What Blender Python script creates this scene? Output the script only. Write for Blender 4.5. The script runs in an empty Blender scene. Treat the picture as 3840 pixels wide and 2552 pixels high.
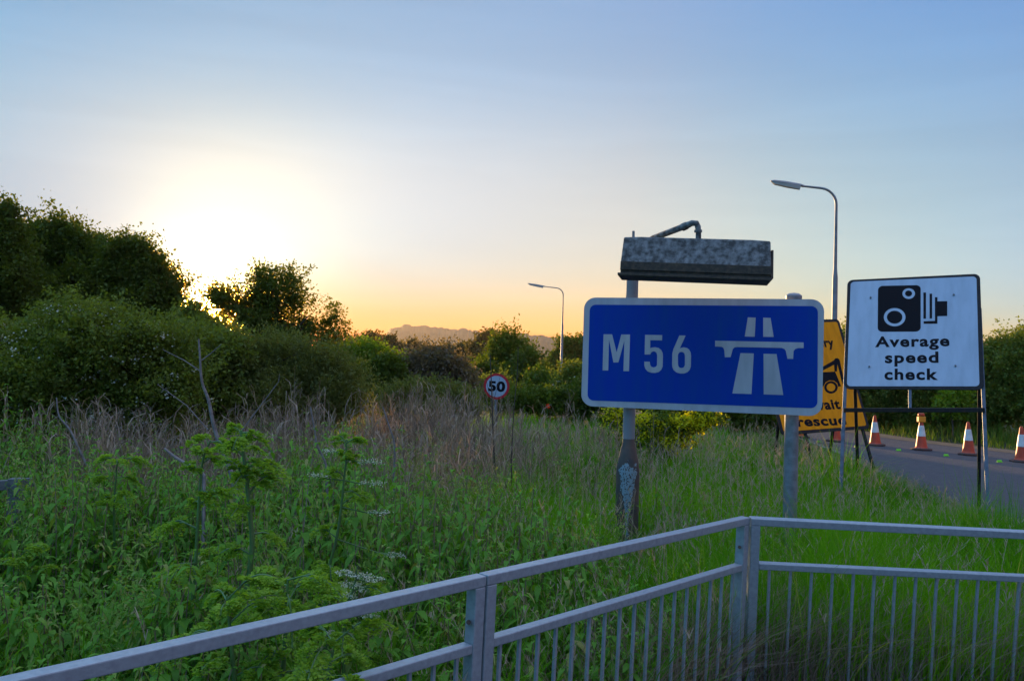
import bpy, math, random
import numpy as np
from mathutils import Matrix, Vector, Euler
D, A, S = bpy.data, math.radians, math.sin
random.seed(7); rng = np.random.default_rng(11)
scene = bpy.context.scene
COL = scene.collection
# ------------------------------------------------------------------ camera
F, CX, CY = 3200.0, 1920.0, 1276.0
cam = D.objects.new("camera", D.cameras.new("camera")); COL.objects.link(cam); scene.camera = cam
cam.data.sensor_width = 36; cam.data.lens = 36 * F / 3840
cam.data.clip_start = 0.1; cam.data.clip_end = 9000
MR = Matrix.Rotation(A(90 + 1.68), 3, 'X') @ Matrix.Rotation(A(1.55), 3, 'Z')
cam.matrix_world = Matrix.Translation((0, 0, 1.75)) @ MR.to_4x4()
C0 = Vector((0, 0, 1.75))
# ------------------------------------------------------------------ sky and sun
SUN_AZ, SUN_EL = A(-19.67), A(3.0)
SD = Vector((math.sin(SUN_AZ) * math.cos(SUN_EL), math.cos(SUN_AZ) * math.cos(SUN_EL), math.sin(SUN_EL)))
w = D.worlds.new("World"); scene.world = w; w.use_nodes = True
nt = w.node_tree; nt.nodes.clear()
def N(t, typ, ins=(), **k):
    n = t.nodes.new(typ)
    for a, b in k.items(): setattr(n, a, b)
    for i, v in (ins.items() if isinstance(ins, dict) else enumerate(ins)):
        if v is None: continue
        if isinstance(v, bpy.types.NodeSocket): t.links.new(v, n.inputs[i])
        else: n.inputs[i].default_value = v
    return n
def M(t, op, *a): return N(t, 'ShaderNodeMath', a, operation=op).outputs[0]
def VM(t, op, a, b=None, s=None):
    n = N(t, 'ShaderNodeVectorMath', (a, b), operation=op)
    if s is not None:
        if isinstance(s, bpy.types.NodeSocket): t.links.new(s, n.inputs[3])
        else: n.inputs[3].default_value = s
    return n
tc = N(nt, 'ShaderNodeTexCoord').outputs['Generated']
dirn = VM(nt, 'NORMALIZE', tc).outputs[0]
dot = M(nt, 'MAXIMUM', VM(nt, 'DOT_PRODUCT', dirn, tuple(SD)).outputs[1], 0.0)
elev = M(nt, 'MAXIMUM', N(nt, 'ShaderNodeSeparateXYZ', (dirn,)).outputs[2], 0.0)
sky = N(nt, 'ShaderNodeTexSky', sky_type='NISHITA', sun_disc=False, sun_elevation=SUN_EL, sun_rotation=SUN_AZ,
        altitude=0, air_density=1.0, dust_density=0.6, ozone_density=3.0).outputs[0]
EXPO = 1.0            # exposed for the shaded foreground
# evening air grades the clear sky: log radiance per channel as a smooth function of elevation and angle from the sun
ang = M(nt, 'MINIMUM', M(nt, 'ARCCOSINE', M(nt, 'MINIMUM', dot, 1.0)), 1.3)
e14 = M(nt, 'EXPONENT', M(nt, 'MULTIPLY', elev, -14.0))
terms = [None, elev, M(nt, 'MULTIPLY', elev, elev), ang, M(nt, 'MULTIPLY', ang, ang), M(nt, 'MULTIPLY', elev, ang), e14, M(nt, 'MULTIPLY', e14, ang), M(nt, 'EXPONENT', M(nt, 'MULTIPLY', ang, -9.0)),
         M(nt, 'EXPONENT', M(nt, 'MULTIPLY', ang, -4.0)), M(nt, 'EXPONENT', M(nt, 'MULTIPLY', elev, -35.0)), M(nt, 'MULTIPLY', elev, M(nt, 'EXPONENT', M(nt, 'MULTIPLY', ang, -4.0))), M(nt, 'EXPONENT', M(nt, 'MULTIPLY', ang, -16.0)),
         M(nt, 'EXPONENT', M(nt, 'ADD', M(nt, 'MULTIPLY', M(nt, 'POWER', M(nt, 'ABSOLUTE', M(nt, 'SUBTRACT', elev, .22)), 2.0), -90.0), M(nt, 'MULTIPLY', ang, -2.0)))]
sgn = M(nt, 'MAXIMUM', M(nt, 'MINIMUM', VM(nt, 'DOT_PRODUCT', dirn, (math.cos(SUN_AZ), -math.sin(SUN_AZ), 0)).outputs[1], .45), -.45)
terms += [sgn, M(nt, 'MULTIPLY', sgn, M(nt, 'EXPONENT', M(nt, 'MULTIPLY', ang, -3.0)))]
coef = [[3.836, -0.441, -3.216], [-5.382, -3.913, 0.078], [5.079, 1.554, -1.087], [-8.249, 1.817, 5.881], [4.033, -1.501, -3.221], [-1.436, 1.215, 1.096], [1.198, -1.117, -3.917], [-2.216, 1.49, 5.744], [10.052, 3.329, -6.005], [-10.611, -1.45, 7.71], [1.265, -1.598, -5.025], [9.04, 5.211, -5.386], [-3.073, 0.271, 5.045], [0.814, 0.262, -0.185], [0.98, -0.709, -0.765], [1.046, 3.356, 2.559]]
acc = N(nt, 'ShaderNodeCombineXYZ', tuple(coef[0])).outputs[0]
for t_, c_ in zip(terms[1:], coef[1:]): acc = VM(nt, 'ADD', acc, VM(nt, 'SCALE', tuple(c_), s=t_).outputs[0]).outputs[0]
sp_ = N(nt, 'ShaderNodeSeparateXYZ', (acc,))
acc = N(nt, 'ShaderNodeCombineXYZ', tuple(M(nt, 'EXPONENT', sp_.outputs[i]) for i in range(3))).outputs[0]
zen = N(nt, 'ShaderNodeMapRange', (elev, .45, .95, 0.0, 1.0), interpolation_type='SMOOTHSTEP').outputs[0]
acc = VM(nt, 'ADD', acc, VM(nt, 'SCALE', (.70, .80, .90), s=zen).outputs[0]).outputs[0]   # extra sky brightness added overhead, out of view, to light the foreground
lowdim = M(nt, 'SUBTRACT', 1.0, M(nt, 'MULTIPLY', e14, .85))
def lobe(power, col): return VM(nt, 'SCALE', col, s=M(nt, 'MULTIPLY', M(nt, 'POWER', dot, power), lowdim if power < 600 else 1.0)).outputs[0]
for p_, c_ in ((700, (1.6, 1.0, .45)), (9000, (9, 6, 2.6)), (60000, (60, 42, 22))): acc = VM(nt, 'ADD', acc, lobe(p_, c_)).outputs[0]
SKY_K = 0.12
ci = N(nt, 'ShaderNodeTexNoise', {0: VM(nt, 'MULTIPLY', dirn, (1.5, 1.5, 14.0)).outputs[0], 'Scale': 1.6, 'Detail': 6.0, 'Distortion': .6}).outputs[0]
acc = VM(nt, 'SCALE', acc, s=N(nt, 'ShaderNodeMapRange', (ci, .4, .75, .985, 1.06)).outputs[0]).outputs[0]     # very thin cirrus
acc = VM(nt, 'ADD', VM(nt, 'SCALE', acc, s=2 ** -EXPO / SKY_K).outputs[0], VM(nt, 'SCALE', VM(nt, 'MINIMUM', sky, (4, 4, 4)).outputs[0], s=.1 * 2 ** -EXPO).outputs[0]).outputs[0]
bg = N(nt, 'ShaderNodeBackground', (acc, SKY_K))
nt.links.new(bg.outputs[0], N(nt, 'ShaderNodeOutputWorld').inputs[0])
w.cycles.sampling_method = 'MANUAL'; w.cycles.sample_map_resolution = 1024
sun = D.objects.new("sun", D.lights.new("sun", 'SUN')); COL.objects.link(sun)
sun.data.energy = 5.0; sun.data.angle = A(0.5); sun.data.color = (1.0, 0.62, 0.28)
sun.rotation_euler = (-SD).to_track_quat('-Z', 'Y').to_euler(); sun.location = (0, 0, 30)
vs = scene.view_settings
scene.display_settings.display_device = 'sRGB'; vs.view_transform = 'Standard'; vs.look = 'None'; vs.exposure = EXPO; vs.gamma = 1
cy = scene.cycles
cy.use_denoising = True; cy.max_bounces = 8; cy.transparent_max_bounces = 8; cy.volume_bounces = 0
cy.diffuse_bounces = 3; cy.glossy_bounces = 3; cy.transmission_bounces = 4; cy.sample_clamp_indirect = 6
# ------------------------------------------------------------------ helpers
def P(px, py, d): return C0 + MR @ Vector(((px - CX) / F * d, -(py - CY) / F * d, -d))
def G(px, py, z=0.0):
    v = MR @ Vector(((px - CX) / F, -(py - CY) / F, -1)); return C0 + v * ((z - C0.z) / v.z)
def px_of(X):
    c = (X - np.array(C0)) @ np.array(MR); return CX + F * c[:, 0] / -c[:, 2], CY - F * c[:, 1] / -c[:, 2]
def tag(o, label=None, cat=None, group=None, kind=None):
    for k, v in (('label', label), ('category', cat), ('group', group), ('kind', kind)):
        if v: o[k] = v
    return o
def thing(name, label, cat, loc=(0, 0, 0), rot=(0, 0, 0), group=None):
    o = D.objects.new(name, None); COL.objects.link(o); o.location = loc; o.rotation_euler = rot; o.empty_display_size = .1
    return tag(o, label, cat, group)
class MB:
    def __init__(s): s.v = []; s.f = []; s.s = []; s.n = 0
    def add(s, v, f, smooth=False):
        v = [tuple(q) for q in v]; s.f += [tuple(i + s.n for i in q) for q in f]; s.s += [smooth] * len(f); s.v += v; s.n += len(v); return s
    def box(s, a, b, m=None):
        c = [Vector((x, y, z)) for x in (a[0], b[0]) for y in (a[1], b[1]) for z in (a[2], b[2])]
        if m is not None: c = [m @ q for q in c]
        return s.add(c, [(0, 1, 3, 2), (4, 6, 7, 5), (0, 4, 5, 1), (2, 3, 7, 6), (0, 2, 6, 4), (1, 5, 7, 3)])
    def tube(s, pts, r, n=8, cap=True):
        pts = [Vector(p) for p in pts]; r = r if hasattr(r, '__len__') else [r] * len(pts); V = []; Fc = []
        up = None
        for i, p in enumerate(pts):
            t = (pts[min(i + 1, len(pts) - 1)] - pts[max(i - 1, 0)]).normalized()
            if up is None: up = Vector((1, 0, 0)) if abs(t.x) < .8 else Vector((0, 1, 0))
            a = t.cross(up).normalized(); b = a.cross(t).normalized(); up = b
            V += [p + (a * math.cos(2 * math.pi * k / n) + b * math.sin(2 * math.pi * k / n)) * r[i] for k in range(n)]
        for i in range(len(pts) - 1):
            for k in range(n): Fc.append((i * n + k, i * n + (k + 1) % n, (i + 1) * n + (k + 1) % n, (i + 1) * n + k))
        if cap: Fc += [tuple(range(n))[::-1], tuple(range((len(pts) - 1) * n, len(pts) * n))]
        return s.add(V, Fc, True)
    def bar(s, a, b, w, h, up):            # rectangular bar from a to b; w across, h along up
        a, b, up = Vector(a), Vector(b), Vector(up).normalized(); t = (b - a).normalized(); x = t.cross(up).normalized(); up = x.cross(t)
        V = [p + x * sx * w / 2 + up * sy * h / 2 for p in (a, b) for sx, sy in ((-1, -1), (1, -1), (1, 1), (-1, 1))]
        return s.add(V, [(0, 1, 2, 3), (7, 6, 5, 4), (0, 4, 5, 1), (1, 5, 6, 2), (2, 6, 7, 3), (3, 7, 4, 0)])
    def lathe(s, prof, n=16, o=(0, 0, 0)):
        V = [(o[0] + r * math.cos(2 * math.pi * k / n), o[1] + r * math.sin(2 * math.pi * k / n), o[2] + z) for r, z in prof for k in range(n)]
        Fc = [(i * n + k, i * n + (k + 1) % n, (i + 1) * n + (k + 1) % n, (i + 1) * n + k) for i in range(len(prof) - 1) for k in range(n)]
        Fc += [tuple(range(n))[::-1], tuple(range((len(prof) - 1) * n, len(prof) * n))]
        return s.add(V, Fc, True)
    def build(s, name, m, parent=None, bevel=0, label=None):
        me = D.meshes.new(name); me.from_pydata(s.v, [], s.f); me.update()
        me.polygons.foreach_set('use_smooth', s.s)
        me.materials.append(m); o = D.objects.new(name, me); COL.objects.link(o); o.parent = parent
        if any(s.s): me.set_sharp_from_angle(angle=A(40))
        if bevel:
            b = o.modifiers.new('bevel', 'BEVEL'); b.width = bevel; b.segments = 2; b.limit_method = 'ANGLE'; b.angle_limit = A(35); b.harden_normals = False
        if label: o['label'] = label
        return o
def npmesh(name, V, Q, m, parent=None, var=None):
    """mesh from numpy arrays: V (n,3), Q (m,4)"""
    me = D.meshes.new(name); V = np.ascontiguousarray(V, dtype=np.float32); Q = np.ascontiguousarray(Q, dtype=np.int32)
    me.vertices.add(len(V)); me.vertices.foreach_set('co', V.ravel())
    me.loops.add(Q.size); me.loops.foreach_set('vertex_index', Q.ravel())
    me.polygons.add(len(Q)); me.polygons.foreach_set('loop_start', np.arange(0, Q.size, 4, dtype=np.int32))
    if var is not None:
        at = me.attributes.new('var', 'FLOAT', 'POINT'); at.data.foreach_set('value', np.ascontiguousarray(var, dtype=np.float32))
    me.update(calc_edges=True); me.validate()
    me.materials.append(m); o = D.objects.new(name, me); COL.objects.link(o); o.parent = parent
    return o
def unit(v): return v / (np.linalg.norm(v, axis=-1, keepdims=True) + 1e-9)
# ------------------------------------------------------------------ materials
MATS = {}
def pmat(name, col, rough=.6, metal=0, noise=None, scale=20, col2=None, spec=.5, bump=0, bscale=60, stretch=None):
    if name in MATS: return MATS[name]
    m = D.materials.new(name); m.use_nodes = True; t = m.node_tree; b = t.nodes['Principled BSDF']
    b.inputs['Roughness'].default_value = rough; b.inputs['Metallic'].default_value = metal; b.inputs['Specular IOR Level'].default_value = spec
    b.inputs['Base Color'].default_value = (*col, 1)
    co = N(t, 'ShaderNodeTexCoord').outputs['Object']
    cs_ = VM(t, 'MULTIPLY', co, stretch).outputs[0] if stretch else co
    if col2 is not None:
        n = N(t, 'ShaderNodeTexNoise', {0: cs_, 'Scale': scale, 'Detail': 6.0, 'Roughness': .6}).outputs[0]
        lo, hi = noise or (.4, .65)
        r = N(t, 'ShaderNodeMapRange', (n, lo, hi, 0.0, 1.0)).outputs[0]
        mx = N(t, 'ShaderNodeMix', data_type='RGBA'); t.links.new(r, mx.inputs[0]); mx.inputs[6].default_value = (*col, 1); mx.inputs[7].default_value = (*col2, 1)
        t.links.new(mx.outputs[2], b.inputs['Base Color'])
    if bump:
        n = N(t, 'ShaderNodeTexNoise', {0: co, 'Scale': bscale, 'Detail': 4.0}).outputs[0]
        bn = N(t, 'ShaderNodeBump', {'Strength': bump, 'Distance': .01, 'Height': n}); t.links.new(bn.outputs[0], b.inputs['Normal'])
    MATS[name] = m; return m
def leafmat(name, c1, c2, c3=None, trans=.45, rough=.5, gloss=.012, fwd=.12):
    """leaf: hue varies from leaf to leaf (attribute var), half of the light goes through"""
    m = D.materials.new(name); m.use_nodes = True; t = m.node_tree; t.nodes.clear()
    at = N(t, 'ShaderNodeAttribute', attribute_name='var').outputs['Fac']
    cr = N(t, 'ShaderNodeValToRGB', (at,)); e = cr.color_ramp.elements; e[0].color = (*c1, 1); e[1].color = (*c2, 1)
    if c3: e[1].position = .8; x = e.new(1.0); x.color = (*c3, 1)
    d = N(t, 'ShaderNodeBsdfDiffuse', (cr.outputs[0],))
    tr = N(t, 'ShaderNodeBsdfTranslucent', (VM(t, 'MULTIPLY', cr.outputs[0], (1.35, 1.2, .45)).outputs[0],))
    mx = N(t, 'ShaderNodeMixShader', (trans, d.outputs[0], tr.outputs[0]))
    g = N(t, 'ShaderNodeBsdfGlossy', {'Color': (1, 1, 1, 1), 'Roughness': rough})
    sh = mx.outputs[0]
    if fwd:
        rf = N(t, 'ShaderNodeBsdfRefraction', {'Color': (.95, .72, .12, 1), 'Roughness': .5, 'IOR': 1.01}); sh = N(t, 'ShaderNodeMixShader', (fwd, sh, rf.outputs[0])).outputs[0]
    m2 = N(t, 'ShaderNodeMixShader', (gloss, sh, g.outputs[0]))
    t.links.new(m2.outputs[0], N(t, 'ShaderNodeOutputMaterial').inputs[0]); return m
m_galv = pmat('galvanised_steel', (.36, .40, .43), .45, .3, col2=(.28, .305, .335), scale=45, noise=(.35, .7), bump=.12, bscale=70)
m_pole = pmat('weathered_grey_steel', (.26, .26, .29), .5, .2, col2=(.17, .17, .18), scale=14, bump=.15)
m_grey = pmat('lamp_post_steel', (.27, .26, .28), .5, .3, col2=(.2, .19, .19), scale=4)
m_lum = pmat('stained_concrete_grey_hood', (.07, .068, .066), .85, 0, col2=(.27, .27, .27), scale=20, noise=(.38, .68), spec=.2, bump=.5, bscale=60)
m_rust = pmat('dirty_brown_metal', (.05, .038, .03), .8, 0, col2=(.11, .075, .05), scale=25, bump=.3)
m_white = pmat('sign_white_sheeting', (.50, .50, .56), .45, 0, col2=(.38, .38, .43), scale=9, stretch=(1, 1, .2), noise=(.35, .7))
m_blue = pmat('sign_blue_sheeting', (.001, .040, .40), .5, 0, col2=(.003, .060, .33), scale=9, stretch=(1, 1, .15), noise=(.3, .75), spec=.12)
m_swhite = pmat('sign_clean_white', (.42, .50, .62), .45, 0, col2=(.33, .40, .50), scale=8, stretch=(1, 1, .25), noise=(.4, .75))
m_black = pmat('sign_black_lettering', (.006, .006, .010), .5, spec=.1)
m_frame = pmat('dark_painted_steel', (.015, .015, .019), .45, 0, col2=(.03, .024, .022), scale=20, spec=.2)
m_fgrey = pmat('blue_grey_painted_steel', (.10, .13, .17), .4, .2, col2=(.07, .08, .1), scale=12)
m_yel = pmat('sign_yellow_sheeting', (.95, .31, .001), .5, 0, col2=(.78, .24, .001), scale=8, stretch=(1, 1, .25), spec=.15)
m_red = pmat('sign_red_sheeting', (.55, .01, .02), .4)
m_cone = pmat('cone_orange_plastic', (.62, .06, .012), .45, 0, col2=(.48, .045, .012), scale=9)
m_cwhite = pmat('cone_white_sleeve', (.75, .74, .72), .4, 0, col2=(.6, .58, .55), scale=10)
m_rub = pmat('dirty_rubber_base', (.10, .035, .025), .8, 0, col2=(.06, .04, .035), scale=12)
m_bark = pmat('bark', (.07, .05, .035), .9, 0, col2=(.12, .09, .07), scale=12, bump=.6, bscale=25)
m_dead = pmat('dead_grey_wood', (.27, .23, .22), .85, 0, col2=(.16, .13, .12), scale=18, bump=.4)
m_timber = pmat('weathered_timber', (.16, .16, .17), .85, 0, col2=(.10, .10, .11), scale=14, bump=.4)
m_stem = pmat('green_stem', (.10, .20, .05), .5, 0, col2=(.07, .13, .04), scale=9)
m_stud = pmat('lime_road_stud', (.30, .75, .05), .4)
m_amber = pmat('amber_lamp_lens', (.85, .30, .01), .3)
m_glass = pmat('clouded_lamp_bowl', (.55, .50, .45), .3)
L_oak = leafmat('tree_leaves', (.055, .09, .012), (.12, .17, .02))
L_haw = leafmat('hawthorn_leaves', (.085, .125, .022), (.19, .25, .04), (.24, .30, .04))
L_wil = leafmat('willow_leaves', (.12, .15, .04), (.23, .26, .07))
L_elder = leafmat('elder_leaves', (.08, .18, .012), (.20, .32, .02), trans=.5)
L_mid = leafmat('sycamore_leaves', (.06, .11, .012), (.14, .20, .02), trans=.4)
L_pink = leafmat('faded_blossom_leaves', (.07, .07, .035), (.26, .20, .15))
L_yel = leafmat('broom_leaves', (.06, .12, .02), (.12, .19, .02))
L_yfl = leafmat('broom_flowers', (.48, .50, .01), (.75, .70, .02), fwd=0)
L_wfl = leafmat('white_blossom', (.55, .58, .5), (.8, .8, .75), trans=.3)
L_net = leafmat('nettle_leaves', (.065, .19, .02), (.16, .36, .04), (.34, .34, .11), trans=.35, fwd=0)
L_grass = leafmat('grass_blades', (.05, .23, .006), (.18, .44, .012), (.42, .40, .13), trans=.5, gloss=.006, fwd=.04)
L_dry = leafmat('dry_stems', (.20, .145, .12), (.48, .36, .28), trans=.2, gloss=.01, fwd=.03)
L_hem = leafmat('hemlock_leaves', (.16, .32, .025), (.34, .52, .05), trans=.5, fwd=0)
L_far = leafmat('distant_leaves', (.07, .07, .025), (.13, .115, .035))
# ------------------------------------------------------------------ ground, road, path
def gmat(name, c1, c2, sc, bump, rough=.9, c3=None):
    m = D.materials.new(name); m.use_nodes = True; t = m.node_tree; b = t.nodes['Principled BSDF']; b.inputs['Roughness'].default_value = rough
    b.inputs['Specular IOR Level'].default_value = .3
    co = N(t, 'ShaderNodeTexCoord').outputs['Object']
    n1 = N(t, 'ShaderNodeTexNoise', {0: co, 'Scale': sc, 'Detail': 8.0}).outputs[0]
    n2 = N(t, 'ShaderNodeTexNoise', {0: co, 'Scale': sc * .06, 'Detail': 3.0}).outputs[0]
    f = N(t, 'ShaderNodeMapRange', (M(t, 'ADD', M(t, 'MULTIPLY', n1, .5), M(t, 'MULTIPLY', n2, .5)), .38, .62, 0., 1.)).outputs[0]
    mx = N(t, 'ShaderNodeMix', data_type='RGBA'); t.links.new(f, mx.inputs[0]); mx.inputs[6].default_value = (*c1, 1); mx.inputs[7].default_value = (*c2, 1)
    t.links.new(mx.outputs[2], b.inputs['Base Color'])
    bn = N(t, 'ShaderNodeBump', {'Strength': bump, 'Distance': .02, 'Height': n1}); t.links.new(bn.outputs[0], b.inputs['Normal'])
    return m
m_soil = gmat('soil_and_thatch', (.020, .026, .008), (.045, .05, .018), 4, .6)
m_asph = gmat('asphalt', (.050, .046, .052), (.080, .074, .082), 90, .5, .75)
m_pave = gmat('footway_asphalt', (.07, .07, .07), (.10, .10, .10), 60, .4, .8)
m_kerb = gmat('kerb_concrete', (.14, .135, .13), (.22, .21, .20), 20, .4, .8)
def gz(x, y): return 0.0
GS = 2500.0
g = MB(); k_ = [-GS, -600, -120, -30, -8, 0, 8, 30, 120, 600, GS]
g.add([(x, y, 0) for y in k_ for x in k_], [(j * 11 + i, j * 11 + i + 1, j * 11 + i + 12, j * 11 + i + 11) for j in range(10) for i in range(10)])
tag(g.build('ground', m_soil), kind='structure')
near = [(5.1, 1.5), (5.2, 6.0), (5.55, 9.75), (5.95, 12.1), (6.7, 16), (7.2, 19.0), (7.5, 23.3), (7.0, 30), (4.5, 42), (1, 60), (-4, 90)]
far_ = [(14.5, 2.5), (14.2, 8), (13.6, 14), (13.0, 17), (12.1, 20.3), (11.4, 22), (10.8, 24.2), (9.9, 31), (7.8, 44), (4.6, 62), (0, 92)]
def smooth(pts, k=6):
    o = []
    for i in range(len(pts) - 1):
        p0, p1, p2, p3 = [np.array(pts[min(max(j, 0), len(pts) - 1)], float) for j in (i - 1, i, i + 1, i + 2)]
        for s_ in range(k):
            t = s_ / k; o.append(.5 * (2 * p1 + (p2 - p0) * t + (2 * p0 - 5 * p1 + 4 * p2 - p3) * t * t + (3 * p1 - p0 - 3 * p2 + p3) * t ** 3))
    return np.array(o + [pts[-1]])
nearS, farS = smooth(near), smooth(far_)
r_ = MB(); n_ = len(nearS)
r_.add([(*p, .008) for p in nearS] + [(*p, .008) for p in farS], [(i, n_ + i, n_ + i + 1, i + 1) for i in range(n_ - 1)])
tag(r_.build('road', m_asph), kind='structure')
kb = MB()
for i in range(0, 36):
    a, b = Vector((*nearS[i], 0)), Vector((*nearS[i + 1], 0)); L_ = (b - a).length; nseg = max(1, round(L_ / .9))
    for j in range(nseg):
        p, q = a.lerp(b, j / nseg), a.lerp(b, (j + 1) / nseg - .008); kb.bar(p + Vector((-.06, 0, .045)), q + Vector((-.06, 0, .045)), .12, .09, (0, 0, 1))
tag(kb.build('kerb', m_kerb, bevel=.01), kind='structure')
pv = MB(); pv.add([(-6, -4, .006), (5.0, -4, .006), (5.05, 4.2, .006), (1.2, 4.12, .006), (-1.7, 1.2, .006), (-6, -3, .006)], [(0, 1, 2, 3, 4, 5)])
tag(pv.build('footway', m_pave), kind='structure')
# road edge on the right, beyond kerb: dirt strip
ds = MB(); ds.add([(p[0] - .3, p[1] - .1, .013) for p in farS] + [(p[0] + .5, p[1] + .25, .013) for p in farS], [(i, n_ + i, n_ + i + 1, i + 1) for i in range(n_ - 1)])
tag(ds.build('verge_strip', gmat('gravelly_dirt', (.10, .07, .045), (.17, .12, .08), 30, .6)), kind='structure')
# ------------------------------------------------------------------ distant hill
def hill():
    d = 2000.; prof = [(1380, 1330), (1425, 1300), (1448, 1262), (1455, 1246), (1475, 1234), (1510, 1228), (1560, 1226), (1600, 1230), (1660, 1235), (1720, 1241), (1780, 1244), (1850, 1256), (1900, 1262), (1960, 1257), (2020, 1264),
                       (2100, 1271), (2180, 1276), (2280, 1284), (2420, 1292), (2600, 1305), (2800, 1320), (3000, 1335), (3200, 1350), (3400, 1372)]
    xs = np.arange(1380, 3400, 3.0); ys = np.interp(xs, [p[0] for p in prof], [p[1] for p in prof])
    r = random.Random(4); lump = np.zeros_like(xs)
    x = 1455
    while x < 3300:
        w_ = r.uniform(7, 20); h_ = r.uniform(2, 6) * (1.0 if r.random() < .7 else 2.0)
        lump = np.maximum(lump, np.where(abs(xs - x) < w_, h_ * np.sqrt(np.maximum(0, 1 - ((xs - x) / w_) ** 2)), 0)); x += r.uniform(6, 26)
    lump += np.random.default_rng(3).normal(0, .35, len(xs))
    V = []; rows = 5
    for k in range(rows):
        fr = k / (rows - 1)
        for X, Y, l in zip(xs, ys, lump):
            top = P(X, Y - l, d + 160); z = top.z; a = (z + 1) * math.sin(fr * math.pi / 2) - .6
            base = G(X, 1470); dirv = Vector((top.x, top.y, 0)).normalized(); dd = d - 300 + 460 * fr ** 1.6
            V.append((dirv.x * dd, dirv.y * dd, max(a, -.5) if k else -.5))
    n = len(xs); b = MB(); b.add(V, [(k * n + i, k * n + i + 1, (k + 1) * n + i + 1, (k + 1) * n + i) for k in range(rows - 1) for i in range(n - 1)])
    # back slope
    back = [(v[0] * 1.06, v[1] * 1.06, -.5) for v in V[-n:]]; b.add(V[-n:] + back, [(i, i + 1, n + i + 1, n + i) for i in range(n - 1)])
    tag(b.build('hill', gmat('wooded_hill', (.03, .04, .018), (.06, .065, .03), .02, .3)), kind='structure')
hill()
# ------------------------------------------------------------------ foliage
def rhombi(p, a, b, fold):
    n_ = np.cross(a, b); n_ = unit(n_) * fold
    V = np.stack([p, p + a * .45 + b + n_, p + a, p + a * .45 - b + n_], 1).reshape(-1, 3)
    return V, np.arange(len(V)).reshape(-1, 4)
def leaf_cloud(E, n, size, cl=60, cr=.16, shell=.5, slim=.33, droop=.2, seed=1, tips=.12, lobes=7):
    """E: ellipsoids (cx,cy,cz,rx,ry,rz). leaves in twiggy clusters"""
    r = np.random.default_rng(seed); E = np.array(E, float); vol = (E[:, 3] * E[:, 4] * E[:, 5]) ** .75; K = max(4, n // cl)
    sub = []
    if lobes:
        for q in E:
            sub.append(np.r_[q[:3], q[3:] * .74])
            for _ in range(lobes):
                uu = unit(r.normal(size=3) + np.array([0, -.2, .25])); f_ = r.uniform(.18, .44); sub.append(np.r_[q[:3] + uu * q[3:] * r.uniform(.66, .98), q[3:] * f_])
        E = np.array(sub)
    vol = (E[:, 3] * E[:, 4] * E[:, 5]) ** .62; E = E.copy(); E[:, 3:] = np.maximum(E[:, 3:] - cr * .6, E[:, 3:] * .4)
    e = E[r.choice(len(E), K, p=vol / vol.sum())]; u = unit(r.normal(size=(K, 3))); rad = r.random(K) ** shell
    tip = r.random(K) < tips; rad = np.where(tip, .97 + r.random(K) ** 1.5 * .24, rad)
    nz = np.zeros(K); pp_ = e[:, :3] + u * e[:, 3:]; fq = 2.2 / max(.25, float(np.median(E[:, 3])) * 2)
    for _ in range(6):
        dv = unit(r.normal(size=3)); nz += np.sin(pp_ @ dv * fq * r.uniform(2, 7) + r.uniform(0, 6.28))
    rad *= 1 + .2 * np.clip(nz / 1.7, -1.6, 1.6)
    c = e[:, :3] + u * rad[:, None] * e[:, 3:]
    keep_ = np.flatnonzero((nz > -1.35) | (r.random(K) < .25)); k = keep_[r.integers(0, len(keep_), n)]; sp = cr * (.6 + .8 * r.random(K)); out = unit(u + np.array([0, 0, .5]))
    q = r.normal(size=(n, 3)) * sp[k][:, None] * np.where(tip[k], .38, 1.)[:, None]; q = np.clip(q, -1.7 * cr, 1.7 * cr); q += out[k] * (r.random(n)[:, None] * 2 - .8) * sp[k][:, None] * (1 + 1.5 * tip[k])[:, None]
    p = c[k] + q; p[:, 2] = np.maximum(p[:, 2], .03)
    a = unit(r.normal(size=(n, 3)) + out[k] * .5 + np.array([0, 0, -droop])) ; s_ = size * (.6 + .8 * r.random(n))[:, None]
    b = unit(np.cross(a, r.normal(size=(n, 3)))) * s_ * slim; V, Q = rhombi(p, a * s_, b, (s_ * .12))
    clv = np.clip(.5 + .22 * nz / 1.7 + .3 * (r.random(K) - .5), 0, 1); v = np.clip(.7 * clv[k] + .35 * r.random(n), 0, 1); return V, Q, np.repeat(v, 4), c
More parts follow.
